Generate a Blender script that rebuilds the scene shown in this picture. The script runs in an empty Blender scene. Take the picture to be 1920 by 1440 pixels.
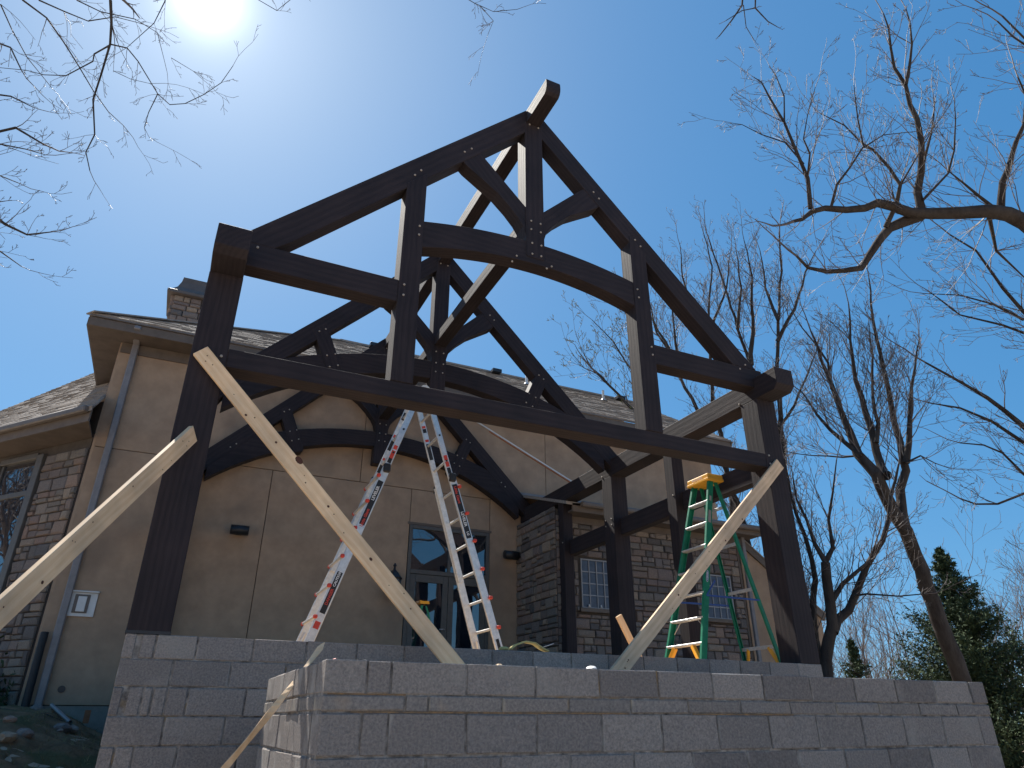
import bpy, bmesh, math, random
import numpy as np
from mathutils import Vector, Matrix, noise as mnoise
PI = math.pi
R = random.Random(7)
sc = bpy.context.scene

# ------------------------------------------------------------------ camera, sky, sun, exposure
CAM = Vector((0.2795, -6.0588, -0.5752))
YAW, PITCH, ROLL = 0.4397, 0.4529, 0.0017
cd = bpy.data.cameras.new('camera'); cam = bpy.data.objects.new('camera', cd)
sc.collection.objects.link(cam); sc.camera = cam
cd.sensor_width = 36.0; cd.lens = 36.0*1297.6/1920.0
cd.clip_start = 0.05; cd.clip_end = 2000
F = Vector((math.sin(YAW)*math.cos(PITCH), math.cos(YAW)*math.cos(PITCH), math.sin(PITCH)))
R0 = Vector((math.cos(YAW), -math.sin(YAW), 0)); U0 = R0.cross(F)
RR = R0*math.cos(ROLL)+U0*math.sin(ROLL); UU = U0*math.cos(ROLL)-R0*math.sin(ROLL)
cam.matrix_world = Matrix(((RR.x, UU.x, -F.x, CAM.x), (RR.y, UU.y, -F.y, CAM.y), (RR.z, UU.z, -F.z, CAM.z), (0, 0, 0, 1)))

SUN = Vector((-0.098, 0.635, 0.766)).normalized()
world = bpy.data.worlds.new('World'); sc.world = world; world.use_nodes = True
SKY_GRADE = ((0.335, 0.80), (0.97, 0.52), (1.74, 0.42))
nt = world.node_tree; nt.nodes.clear()
N = nt.nodes.new; LK = nt.links.new
sky = N('ShaderNodeTexSky'); sky.sky_type = 'NISHITA'; sky.sun_disc = False
sky.sun_elevation = math.asin(SUN.z); sky.sun_rotation = math.atan2(SUN.x, SUN.y)
sky.air_density = 1.0; sky.dust_density = 0.3; sky.ozone_density = 3.0; sky.altitude = 200
sep = N('ShaderNodeSeparateColor'); cmb = N('ShaderNodeCombineColor'); LK(sky.outputs[0], sep.inputs[0])
for i, (gain, power) in enumerate(SKY_GRADE):      # deeper, flatter blue than the raw model
    pw_ = N('ShaderNodeMath'); pw_.operation = 'POWER'; LK(sep.outputs[i], pw_.inputs[0]); pw_.inputs[1].default_value = power
    ml_ = N('ShaderNodeMath'); ml_.operation = 'MULTIPLY'; LK(pw_.outputs[0], ml_.inputs[0]); ml_.inputs[1].default_value = gain; LK(ml_.outputs[0], cmb.inputs[i])
tc = N('ShaderNodeTexCoord'); dt = N('ShaderNodeVectorMath'); dt.operation = 'DOT_PRODUCT'
nm = N('ShaderNodeVectorMath'); nm.operation = 'NORMALIZE'
LK(tc.outputs['Generated'], nm.inputs[0]); LK(nm.outputs[0], dt.inputs[0]); dt.inputs[1].default_value = SUN
mx = N('ShaderNodeMath'); mx.operation = 'MAXIMUM'; LK(dt.outputs['Value'], mx.inputs[0]); mx.inputs[1].default_value = 0
prev = cmb.outputs[0]
AUREOLE = [(5, 0.50, (1.0, 0.74, 0.40)), (18, 0.80, (1.0, 0.80, 0.55)), (150, 0.9, (1.0, 1.0, 0.95)), (1200, 4.0, (1, 1, 0.98)), (9000, 90.0, (1, 0.98, 0.95))]
for pw, am, col in AUREOLE:      # bright haze round the sun itself
    p = N('ShaderNodeMath'); p.operation = 'POWER'; LK(mx.outputs[0], p.inputs[0]); p.inputs[1].default_value = pw
    v = N('ShaderNodeVectorMath'); v.operation = 'SCALE'; v.inputs[0].default_value = [c*am for c in col]; LK(p.outputs[0], v.inputs['Scale'])
    a = N('ShaderNodeVectorMath'); a.operation = 'ADD'; LK(prev, a.inputs[0]); LK(v.outputs[0], a.inputs[1]); prev = a.outputs[0]
bg = N('ShaderNodeBackground'); bg.inputs[1].default_value = 0.10
LK(prev, bg.inputs[0]); wo = N('ShaderNodeOutputWorld'); LK(bg.outputs[0], wo.inputs[0])

sl = bpy.data.lights.new('sun', 'SUN'); sl.energy = 5.0; sl.angle = math.radians(0.5); sl.color = (1.0, 0.95, 0.87)
so = bpy.data.objects.new('sun', sl); sc.collection.objects.link(so)
so.rotation_euler = SUN.to_track_quat('Z', 'Y').to_euler()
sc.render.engine = 'CYCLES'
sc.view_settings.view_transform = 'Standard'; sc.view_settings.look = 'None'
sc.view_settings.exposure = 1.0; sc.view_settings.gamma = 1.0; sc.view_settings.use_curve_mapping = False

# ------------------------------------------------------------------ materials
def mat(name, base, rough=0.8, spec=0.3, metal=0.0, var=None, scale=8.0, stretch=(1, 1, 1), bump=0.0, bscale=None,
        bdist=0.01, ramp=None, objrand=None, detail=5, noise2=None, coat=0.0, rrange=None, smear=None):
    m = bpy.data.materials.new(name); m.use_nodes = True; t = m.node_tree; n = t.nodes; l = t.links
    b = n['Principled BSDF']; b.inputs['Roughness'].default_value = rough; b.inputs['Metallic'].default_value = metal
    b.inputs['Specular IOR Level'].default_value = spec; b.inputs['Coat Weight'].default_value = coat
    co = n.new('ShaderNodeTexCoord'); mp = n.new('ShaderNodeMapping'); mp.inputs['Scale'].default_value = stretch
    oi = n.new('ShaderNodeObjectInfo')
    ad = n.new('ShaderNodeVectorMath'); ad.operation = 'ADD'
    sv = n.new('ShaderNodeVectorMath'); sv.operation = 'SCALE'; sv.inputs[0].default_value = (37, 19, 53)
    l.new(oi.outputs['Random'], sv.inputs['Scale'])
    l.new(co.outputs['Object'], mp.inputs[0]); l.new(mp.outputs[0], ad.inputs[0]); l.new(sv.outputs[0], ad.inputs[1])
    vec = ad.outputs[0]
    no = n.new('ShaderNodeTexNoise'); no.inputs['Scale'].default_value = scale; no.inputs['Detail'].default_value = detail
    no.inputs['Roughness'].default_value = 0.65
    l.new(vec, no.inputs['Vector'])
    c2 = var if var else tuple(c*0.75 for c in base)
    if objrand:
        rp = n.new('ShaderNodeValToRGB'); rp.color_ramp.interpolation = 'LINEAR'
        e = rp.color_ramp.elements
        while len(e) < len(objrand): e.new(0.5)
        for i, c in enumerate(objrand): e[i].position = i/(len(objrand)-1); e[i].color = (*c, 1)
        l.new(oi.outputs['Random'], rp.inputs[0]); A = rp.outputs[0]
        mm = n.new('ShaderNodeMix'); mm.data_type = 'RGBA'; mm.blend_type = 'MULTIPLY'; mm.inputs[0].default_value = 1
        r2 = n.new('ShaderNodeValToRGB'); r2.color_ramp.elements[0].position = 0.3; r2.color_ramp.elements[1].position = 0.72
        r2.color_ramp.elements[0].color = (0.62, 0.62, 0.64, 1); r2.color_ramp.elements[1].color = (1.25, 1.22, 1.18, 1)
        l.new(no.outputs[0], r2.inputs[0]); l.new(A, mm.inputs[6]); l.new(r2.outputs[0], mm.inputs[7]); colr = mm.outputs[2]
    else:
        r2 = n.new('ShaderNodeValToRGB'); e = r2.color_ramp.elements
        e[0].position = 0.32; e[1].position = 0.68; e[0].color = (*c2, 1); e[1].color = (*base, 1)
        l.new(no.outputs[0], r2.inputs[0]); colr = r2.outputs[0]
    if noise2:   # (scale, colour, low, high) large soft stains that belong to the surface
        n2 = n.new('ShaderNodeTexNoise'); n2.inputs['Scale'].default_value = noise2[0]; n2.inputs['Detail'].default_value = 6
        n2.inputs['Distortion'].default_value = 0.6
        l.new(vec, n2.inputs['Vector'])
        r3 = n.new('ShaderNodeMapRange'); r3.inputs[1].default_value = noise2[2]; r3.inputs[2].default_value = noise2[3]
        l.new(n2.outputs[0], r3.inputs[0])
        m3 = n.new('ShaderNodeMix'); m3.data_type = 'RGBA'; l.new(r3.outputs[0], m3.inputs[0]); l.new(colr, m3.inputs[6])
        m3.inputs[7].default_value = (*noise2[1], 1); colr = m3.outputs[2]
    if smear:    # mortar wiped over the arrises, ragged inwards from each edge
        sg = n.new('ShaderNodeSeparateXYZ'); l.new(co.outputs['Generated'], sg.inputs[0]); ms = []
        for ax_, k_ in ((0, 1.0), (2, 1.0)):
            a_ = n.new('ShaderNodeMath'); a_.operation = 'SUBTRACT'; l.new(sg.outputs[ax_], a_.inputs[0]); a_.inputs[1].default_value = 0.5
            b_ = n.new('ShaderNodeMath'); b_.operation = 'ABSOLUTE'; l.new(a_.outputs[0], b_.inputs[0]); ms.append(b_)
        mx2 = n.new('ShaderNodeMath'); mx2.operation = 'MAXIMUM'; l.new(ms[0].outputs[0], mx2.inputs[0]); l.new(ms[1].outputs[0], mx2.inputs[1])
        ns = n.new('ShaderNodeTexNoise'); ns.inputs['Scale'].default_value = 5.0; ns.inputs['Detail'].default_value = 7; l.new(vec, ns.inputs['Vector'])
        sb = n.new('ShaderNodeMath'); sb.operation = 'MULTIPLY_ADD'; l.new(ns.outputs[0], sb.inputs[0]); sb.inputs[1].default_value = 0.28; l.new(mx2.outputs[0], sb.inputs[2])
        mr = n.new('ShaderNodeMapRange'); mr.inputs[1].default_value = 0.635; mr.inputs[2].default_value = 0.68; mr.inputs[4].default_value = 0.85; l.new(sb.outputs[0], mr.inputs[0])
        m4 = n.new('ShaderNodeMix'); m4.data_type = 'RGBA'; l.new(mr.outputs[0], m4.inputs[0]); l.new(colr, m4.inputs[6]); m4.inputs[7].default_value = (*smear, 1); colr = m4.outputs[2]
    l.new(colr, b.inputs['Base Color'])
    if rrange:
        rr = n.new('ShaderNodeMapRange'); rr.inputs[3].default_value = rrange[0]; rr.inputs[4].default_value = rrange[1]
        rr.inputs[1].default_value = 0.3; rr.inputs[2].default_value = 0.7
        l.new(no.outputs[0], rr.inputs[0]); l.new(rr.outputs[0], b.inputs['Roughness'])
    if bump:
        nb = n.new('ShaderNodeTexNoise'); nb.inputs['Scale'].default_value = bscale or scale; nb.inputs['Detail'].default_value = 6
        nb.inputs['Roughness'].default_value = 0.7
        l.new(vec, nb.inputs['Vector'])
        bp = n.new('ShaderNodeBump'); bp.inputs['Strength'].default_value = bump; bp.inputs['Distance'].default_value = bdist
        l.new(nb.outputs[0], bp.inputs['Height']); l.new(bp.outputs[0], b.inputs['Normal'])
    return m

def wood(name, dark, light, rough, spec, ringscale, bump, bdist, streak=None, sheen=0.0):
    """sawn timber: rings seen as long distorted lines along local X, plus fine fibres"""
    m = bpy.data.materials.new(name); m.use_nodes = True; t = m.node_tree; n = t.nodes; l = t.links
    b = n['Principled BSDF']; b.inputs['Roughness'].default_value = rough; b.inputs['Specular IOR Level'].default_value = spec
    b.inputs['Sheen Weight'].default_value = sheen; b.inputs['Sheen Roughness'].default_value = 0.45; b.inputs['Sheen Tint'].default_value = (0.9, 0.8, 0.7, 1)
    co = n.new('ShaderNodeTexCoord'); oi = n.new('ShaderNodeObjectInfo')
    sv = n.new('ShaderNodeVectorMath'); sv.operation = 'SCALE'; sv.inputs[0].default_value = (31, 2.3, 1.7); l.new(oi.outputs['Random'], sv.inputs['Scale'])
    ad = n.new('ShaderNodeVectorMath'); ad.operation = 'ADD'; l.new(co.outputs['Object'], ad.inputs[0]); l.new(sv.outputs[0], ad.inputs[1])
    mp = n.new('ShaderNodeMapping'); mp.inputs['Scale'].default_value = (0.16, 1, 1); l.new(ad.outputs[0], mp.inputs[0])
    wv = n.new('ShaderNodeTexWave'); wv.wave_type = 'RINGS'; wv.rings_direction = 'X'; wv.inputs['Scale'].default_value = ringscale
    wv.inputs['Distortion'].default_value = 6.0; wv.inputs['Detail'].default_value = 3; wv.inputs['Detail Scale'].default_value = 0.9; wv.inputs['Detail Roughness'].default_value = 0.6
    l.new(mp.outputs[0], wv.inputs['Vector'])
    mp2 = n.new('ShaderNodeMapping'); mp2.inputs['Scale'].default_value = (0.06, 1, 1); l.new(ad.outputs[0], mp2.inputs[0])
    fi = n.new('ShaderNodeTexNoise'); fi.inputs['Scale'].default_value = 90; fi.inputs['Detail'].default_value = 4; l.new(mp2.outputs[0], fi.inputs['Vector'])
    bl = n.new('ShaderNodeTexNoise'); bl.inputs['Scale'].default_value = 2.2; bl.inputs['Detail'].default_value = 5; l.new(ad.outputs[0], bl.inputs['Vector'])
    mxx = n.new('ShaderNodeMix'); mxx.inputs[0].default_value = 0.72
    l.new(wv.outputs['Fac'], mxx.inputs[2]); l.new(fi.outputs[0], mxx.inputs[3])
    rp = n.new('ShaderNodeValToRGB'); e = rp.color_ramp.elements; e[0].position = 0.2; e[1].position = 0.75
    e[0].color = (*dark, 1); e[1].color = (*light, 1); l.new(mxx.outputs[0], rp.inputs[0])
    mm = n.new('ShaderNodeMix'); mm.data_type = 'RGBA'; mm.blend_type = 'MULTIPLY'; mm.inputs[0].default_value = 1
    r2 = n.new('ShaderNodeValToRGB'); r2.color_ramp.elements[0].position = 0.3; r2.color_ramp.elements[1].position = 0.7
    r2.color_ramp.elements[0].color = (0.7, 0.7, 0.72, 1); r2.color_ramp.elements[1].color = (1.2, 1.15, 1.1, 1)
    l.new(bl.outputs[0], r2.inputs[0]); l.new(rp.outputs[0], mm.inputs[6]); l.new(r2.outputs[0], mm.inputs[7])
    out = mm.outputs[2]
    if streak:
        n3 = n.new('ShaderNodeMapRange'); n3.inputs[1].default_value = 0.62; n3.inputs[2].default_value = 0.72; l.new(bl.outputs[0], n3.inputs[0])
        m3 = n.new('ShaderNodeMix'); m3.data_type = 'RGBA'; l.new(n3.outputs[0], m3.inputs[0]); l.new(out, m3.inputs[6]); m3.inputs[7].default_value = (*streak, 1); out = m3.outputs[2]
    l.new(out, b.inputs['Base Color'])
    bp = n.new('ShaderNodeBump'); bp.inputs['Strength'].default_value = bump; bp.inputs['Distance'].default_value = bdist
    l.new(mxx.outputs[0], bp.inputs['Height']); l.new(bp.outputs[0], b.inputs['Normal'])
    return m

M = {}
M['timber'] = wood('stained_timber', (0.017, 0.0125, 0.0155), (0.032, 0.0235, 0.026), 0.72, 0.28, 7, 0.45, 0.004, sheen=0.05)
M['pine'] = wood('pine_board', (0.74, 0.50, 0.29), (0.86, 0.64, 0.41), 0.7, 0.25, 7, 0.25, 0.002)
M['oldpine'] = wood('weathered_board', (0.58, 0.41, 0.26), (0.74, 0.56, 0.38), 0.75, 0.25, 7, 0.3, 0.002, streak=(0.22, 0.17, 0.13))
M['knot'] = mat('knot', (0.10, 0.04, 0.025), 0.7)
M['cmu'] = mat('concrete_block', (0.2, 0.2, 0.2), 0.95, 0.1, scale=75, bump=1.0, bscale=80, bdist=0.010,
               objrand=[(0.21, 0.188, 0.176), (0.31, 0.278, 0.256), (0.24, 0.216, 0.202), (0.345, 0.31, 0.283), (0.275, 0.247, 0.23)],
               noise2=(2.6, (0.34, 0.31, 0.275), 0.58, 0.85), smear=(0.40, 0.365, 0.33))
M['cmu_light'] = mat('solid_concrete_block', (0.3, 0.3, 0.29), 0.95, 0.1, scale=70, bump=0.6, bscale=110, bdist=0.004,
               objrand=[(0.21, 0.19, 0.175), (0.27, 0.245, 0.225), (0.235, 0.213, 0.198)], noise2=(3.0, (0.36, 0.27, 0.19), 0.62, 0.85), smear=(0.42, 0.36, 0.28))
M['mortar'] = mat('mortar', (0.38, 0.35, 0.32), 0.95, 0.1, var=(0.08, 0.07, 0.065), scale=14, bump=1.0, bscale=60, bdist=0.008, noise2=(5.0, (0.30, 0.21, 0.12), 0.62, 0.74))
M['stucco'] = mat('stucco', (0.44, 0.312, 0.215), 0.92, 0.15, var=(0.33, 0.232, 0.162), scale=3.2, detail=9, bump=0.7, bscale=120, bdist=0.004, noise2=(0.9, (0.26, 0.19, 0.14), 0.52, 0.8))
M['joint'] = mat('joint', (0.06, 0.05, 0.04), 0.9)
M['stone'] = mat('ashlar_stone', (0.2, 0.15, 0.12), 0.9, 0.2, scale=14, bump=1.0, bscale=22, bdist=0.02,
               objrand=[(0.36, 0.25, 0.20), (0.19, 0.17, 0.165), (0.40, 0.315, 0.24), (0.22, 0.195, 0.185), (0.35, 0.255, 0.20), (0.155, 0.14, 0.135), (0.31, 0.27, 0.23)])
M['stonemortar'] = mat('stone_mortar', (0.10, 0.085, 0.075), 0.95)
M['shingle'] = mat('asphalt_shingle', (0.36, 0.31, 0.265), 0.95, 0.15, var=(0.22, 0.19, 0.17), scale=9, stretch=(1, 3, 3), bump=0.6, bscale=160, bdist=0.003, noise2=(30, (0.44, 0.38, 0.33), 0.6, 0.7))
M['trim'] = mat('painted_trim', (0.16, 0.125, 0.10), 0.6, 0.3, scale=5, bump=0.1, bscale=30)
M['soffit'] = mat('soffit', (0.15, 0.12, 0.10), 0.8, 0.2, scale=4, bump=0.2, bscale=50)
M['gutter'] = mat('metal_gutter', (0.17, 0.14, 0.12), 0.6, 0.5, scale=6)
M['spout'] = mat('downspout', (0.24, 0.22, 0.22), 0.45, 0.5, scale=6)
M['doorframe'] = mat('door_frame', (0.12, 0.11, 0.10), 0.5, 0.4, scale=12)
M['white'] = mat('white_paint', (0.72, 0.71, 0.70), 0.5, 0.4, scale=5, var=(0.6, 0.6, 0.58))
M['galv'] = mat('galvanised', (0.55, 0.56, 0.58), 0.4, 0.5, metal=0.7, scale=20)
M['alu'] = mat('aluminium', (0.70, 0.69, 0.67), 0.38, 0.5, metal=0.55, var=(0.52, 0.51, 0.50), scale=25, stretch=(1, 1, 1), noise2=(6, (0.42, 0.38, 0.33), 0.66, 0.8), rrange=(0.3, 0.5))
M['green'] = mat('green_fibreglass', (0.010, 0.20, 0.115), 0.5, 0.3, scale=10, var=(0.008, 0.13, 0.08), bump=0.1, bscale=80)
M['yellow'] = mat('yellow_plastic', (0.85, 0.42, 0.03), 0.5, 0.4, scale=12, var=(0.75, 0.35, 0.03))
M['red'] = mat('red_plastic', (0.62, 0.06, 0.035), 0.45, 0.4, scale=12)
M['black'] = mat('black_plastic', (0.018, 0.018, 0.02), 0.5, 0.4, scale=12)
M['blackmetal'] = mat('black_metal', (0.02, 0.02, 0.024), 0.4, 0.5, scale=12)
M['blue'] = mat('blue_paint', (0.03, 0.08, 0.30), 0.45, 0.4, scale=12)
M['strap'] = mat('yellow_strap', (0.62, 0.50, 0.20), 0.8, 0.2, scale=20)
M['bolt'] = mat('peg_head', (0.40, 0.35, 0.30), 0.55, 0.4, scale=40)
M['bark'] = mat('bark', (0.072, 0.062, 0.056), 0.9, 0.15, var=(0.035, 0.028, 0.025), scale=6, stretch=(1, 1, 0.35), bump=1.0, bscale=14, bdist=0.03)
M['twig'] = mat('twig', (0.13, 0.105, 0.095), 0.6, 0.45, var=(0.08, 0.062, 0.056), scale=4)
M['bud'] = mat('bud', (0.35, 0.34, 0.10), 0.8, 0.2, scale=4)
M['needle'] = mat('needles', (0.060, 0.085, 0.035), 0.8, 0.2, var=(0.028, 0.045, 0.026), scale=2.0, detail=8)
M['dirt'] = mat('dirt', (0.56, 0.45, 0.34), 0.98, 0.1, var=(0.30, 0.235, 0.175), scale=2.2, detail=10, bump=1.0, bscale=7, bdist=0.05, noise2=(0.6, (0.20, 0.19, 0.11), 0.58, 0.75))
M['concrete'] = mat('concrete', (0.30, 0.265, 0.225), 0.9, 0.2, scale=8, bump=0.3, bscale=60, bdist=0.004)
M['deck'] = mat('plywood_deck', (0.66, 0.44, 0.24), 0.8, 0.2, var=(0.50, 0.32, 0.17), scale=5, stretch=(1, 6, 1))
M['curtain'] = mat('curtain', (0.30, 0.29, 0.30), 0.9, 0.1, scale=3)
M['paintmark'] = mat('orange_mark', (0.42, 0.16, 0.08), 0.9)
def glass(name, col, rough):
    m = bpy.data.materials.new(name); m.use_nodes = True; t = m.node_tree; n = t.nodes; l = t.links
    b = n['Principled BSDF']; b.inputs['Base Color'].default_value = (*col, 1); b.inputs['Roughness'].default_value = rough
    b.inputs['IOR'].default_value = 1.6; b.inputs['Specular IOR Level'].default_value = 0.9
    b.inputs['Coat Weight'].default_value = 1.0; b.inputs['Coat Roughness'].default_value = 0.01; b.inputs['Coat IOR'].default_value = 1.7
    nz = n.new('ShaderNodeTexNoise'); nz.inputs['Scale'].default_value = 1.3; bu = n.new('ShaderNodeBump'); bu.inputs['Distance'].default_value = 0.01; bu.inputs['Strength'].default_value = 0.25
    co = n.new('ShaderNodeTexCoord'); l.new(co.outputs['Object'], nz.inputs['Vector']); l.new(nz.outputs[0], bu.inputs['Height']); l.new(bu.outputs[0], b.inputs['Normal']); l.new(bu.outputs[0], b.inputs['Coat Normal'])
    return m
M['glass'] = glass('window_glass', (0.012, 0.016, 0.024), 0.02)
M['muntin'] = mat('muntin_paint', (0.36, 0.36, 0.37), 0.5, 0.4, scale=5)
M['hood'] = mat('weathered_hood', (0.13, 0.11, 0.10), 0.6, 0.3, scale=5)
M['rust'] = mat('rusty_mortar', (0.34, 0.22, 0.12), 0.95, 0.1, var=(0.14, 0.11, 0.09), scale=26, bump=1.0, bscale=60, bdist=0.008)
M['glassblock'] = mat('obscured_glass', (0.085, 0.105, 0.145), 0.35, 0.5, var=(0.045, 0.06, 0.09), scale=9, bump=0.3, bscale=30)

# ------------------------------------------------------------------ object helpers
def link(o, parent=None):
    sc.collection.objects.link(o)
    if parent is not None:
        o.parent = parent; o.matrix_parent_inverse = Matrix.Identity(4)
        # world = parent.world @ local ; parents stay unrotated, so subtract their location
        o.location = Vector(o.location)-Vector(parent_loc(parent))
    return o
def parent_loc(p):
    v = Vector(p.location)
    while p.parent is not None:
        p = p.parent; v = v+Vector(p.location)
    return v
def tag(o, label, cat, group=None, kind=None):
    if label: o['label'] = label
    if cat: o['category'] = cat
    if group: o['group'] = group
    if kind: o['kind'] = kind
    return o
def thing(name, loc, label, cat, group=None):
    o = bpy.data.objects.new(name, None); sc.collection.objects.link(o); o.location = loc
    o.empty_display_size = 0.2
    return tag(o, label, cat, group)
def mobj(name, me, mt, parent=None, loc=(0, 0, 0)):
    if mt is not None and not me.materials: me.materials.append(M[mt])
    o = bpy.data.objects.new(name, me); o.location = loc
    return link(o, parent)
def mesh(name, vs, fs, smooth=False):
    me = bpy.data.meshes.new(name); me.from_pydata([tuple(v) for v in vs], [], fs); me.update()
    if smooth: me.polygons.foreach_set('use_smooth', [True]*len(me.polygons))
    return me
def bevel_mesh(me, w, seg=1):
    bm = bmesh.new(); bm.from_mesh(me)
    bmesh.ops.recalc_face_normals(bm, faces=bm.faces)
    es = [e for e in bm.edges if len(e.link_faces) == 2 and e.calc_face_angle(0) > 0.5]
    bmesh.ops.bevel(bm, geom=es, offset=w, segments=seg, affect='EDGES', clamp_overlap=True)
    bm.to_mesh(me); bm.free(); return me
def fixn(me):
    bm = bmesh.new(); bm.from_mesh(me); bmesh.ops.recalc_face_normals(bm, faces=bm.faces); bm.to_mesh(me); bm.free(); return me
BOXF = [(0, 1, 2, 3), (7, 6, 5, 4), (0, 4, 5, 1), (1, 5, 6, 2), (2, 6, 7, 3), (3, 7, 4, 0)]
def boxv(x0, x1, y0, y1, z0, z1):
    return [(x0, y0, z0), (x0, y1, z0), (x1, y1, z0), (x1, y0, z0), (x0, y0, z1), (x0, y1, z1), (x1, y1, z1), (x1, y0, z1)]
def box(name, x0, x1, y0, y1, z0, z1, mt, parent=None, bev=0.0, taglist=None):
    cx, cy, cz = (x0+x1)/2, (y0+y1)/2, (z0+z1)/2
    me = fixn(mesh(name, boxv(x0-cx, x1-cx, y0-cy, y1-cy, z0-cz, z1-cz), BOXF))
    if bev: bevel_mesh(me, bev)
    return mobj(name, me, mt, parent, (cx, cy, cz))
def frame(p0, p1, up=(0, 0, 1)):
    x = (Vector(p1)-Vector(p0)).normalized(); u = Vector(up).normalized()
    if abs(x.dot(u)) > 0.98: u = Vector((0, 1, 0))
    y = u.cross(x).normalized(); z = x.cross(y)
    return Matrix((x, y, z)).transposed()
def bar(name, p0, p1, w, h, mt, parent=None, up=(0, 0, 1), bev=0.004, warp=0.0):
    """box beam from p0 to p1, local X along it; w = width across, h = height along 'up'"""
    p0 = Vector(p0); p1 = Vector(p1); L = (p1-p0).length
    k = 9 if warp else 2
    vs = []; fs = []
    for i in range(k):
        t = i/(k-1); x = -L/2+L*t; b = warp*math.sin(PI*t)
        vs += [(x, -w/2, -h/2+b), (x, w/2, -h/2+b), (x, w/2, h/2+b), (x, -w/2, h/2+b)]
    for i in range(k-1):
        a = 4*i
        for j in range(4): fs.append((a+j, a+(j+1) % 4, a+4+(j+1) % 4, a+4+j))
    fs.append((0, 1, 2, 3)); fs.append((4*k-1, 4*k-2, 4*k-3, 4*k-4))
    me = fixn(mesh(name, vs, fs))
    if bev: bevel_mesh(me, bev)
    o = bpy.data.objects.new(name, me); me.materials.append(M[mt])
    o.location = (p0+p1)/2; o.rotation_euler = frame(p0, p1, up).to_euler()
    return link(o, parent)
def prism(name, pts, y0, y1, ang, mt, parent=None, bev=0.004):
    """polygon in the (x, z) plane extruded from y0 to y1; local X turned by ang so that the grain follows the piece"""
    c = Vector((sum(p[0] for p in pts)/len(pts), (y0+y1)/2, sum(p[1] for p in pts)/len(pts)))
    Rm = Matrix.Rotation(-ang, 3, 'Y'); inv = Rm.inverted()
    n = len(pts); vs = []
    for yy in (y0, y1):
        for p in pts: vs.append(inv @ (Vector((p[0], yy, p[1]))-c))
    fs = [tuple(range(n)), tuple(range(2*n-1, n-1, -1))]
    for i in range(n): fs.append((i, (i+1) % n, n+(i+1) % n, n+i))
    me = fixn(mesh(name, vs, fs))
    if bev: bevel_mesh(me, bev)
    o = bpy.data.objects.new(name, me); me.materials.append(M[mt]); o.location = c; o.rotation_euler = Rm.to_euler()
    return link(o, parent)
def cyl(name, p0, p1, r, mt, parent=None, n=12, r1=None, cap=True):
    p0 = Vector(p0); p1 = Vector(p1); r1 = r if r1 is None else r1; Fm = frame(p0, p1); L = (p1-p0).length
    vs = []; 
    for x, rr in ((-L/2, r), (L/2, r1)):
        for i in range(n): a = 2*PI*i/n; vs.append((x, rr*math.cos(a), rr*math.sin(a)))
    fs = [(i, (i+1) % n, n+(i+1) % n, n+i) for i in range(n)]
    if cap: fs += [tuple(range(n)), tuple(range(2*n-1, n-1, -1))]
    me = fixn(mesh(name, vs, fs)); me.polygons.foreach_set('use_smooth', [len(p.vertices) == 4 for p in me.polygons])
    o = bpy.data.objects.new(name, me); me.materials.append(M[mt]); o.location = (p0+p1)/2; o.rotation_euler = Fm.to_euler()
    return link(o, parent)
def tube(name, pts, r, mt, parent=None, n=8):
    acc = Acc(); acc.add([Vector(p) for p in pts], [r]*len(pts), n, cap=True)
    return acc.build(name, mt, parent)
class Acc:
    """collects tubes into one mesh"""
    def __init__(s): s.v = []; s.f = []; s.c = 0
    def add(s, pts, rad, k, cap=False):
        P = np.array([tuple(p) for p in pts], float); n = len(P); rad = np.array(rad, float)
        T = np.gradient(P, axis=0); T /= (np.linalg.norm(T, axis=1, keepdims=True)+1e-9)
        up = np.array([0.13, 0.07, 1.0]) if abs(T[:, 2]).max() < 0.9 else np.array([1.0, 0.1, 0.05])
        A = np.cross(T, up); A /= (np.linalg.norm(A, axis=1, keepdims=True)+1e-9); B = np.cross(T, A)
        a = np.arange(k)*2*np.pi/k
        V = P[:, None, :]+rad[:, None, None]*(A[:, None, :]*np.cos(a)[None, :, None]+B[:, None, :]*np.sin(a)[None, :, None])
        s.v.append(V.reshape(-1, 3))
        i = np.arange(n-1)[:, None]*k; j = np.arange(k)[None, :]; j2 = (j+1) % k
        f = np.stack([i+j, i+j2, i+k+j2, i+k+j], -1).reshape(-1, 4)+s.c
        s.f.append(f); s.c += n*k
        if cap and k >= 4:
            pass
    def build(s, name, mt, parent=None, smooth=True, label=None):
        V = np.concatenate(s.v); Fc = np.concatenate(s.f)
        off = V.mean(0) if parent is None else np.array(parent_loc(parent)); 
        me = bpy.data.meshes.new(name); me.vertices.add(len(V)); me.vertices.foreach_set('co', (V-off).ravel())
        me.loops.add(Fc.size); me.loops.foreach_set('vertex_index', Fc.ravel().astype(np.int32))
        me.polygons.add(len(Fc)); me.polygons.foreach_set('loop_start', np.arange(0, Fc.size, 4, dtype=np.int32))
        me.polygons.foreach_set('loop_total', np.full(len(Fc), 4, np.int32)) if False else None
        me.update(calc_edges=True)
        if smooth: me.polygons.foreach_set('use_smooth', np.ones(len(Fc), bool))
        me.materials.append(M[mt])
        o = bpy.data.objects.new(name, me); o.location = off
        return link(o, parent)
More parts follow.
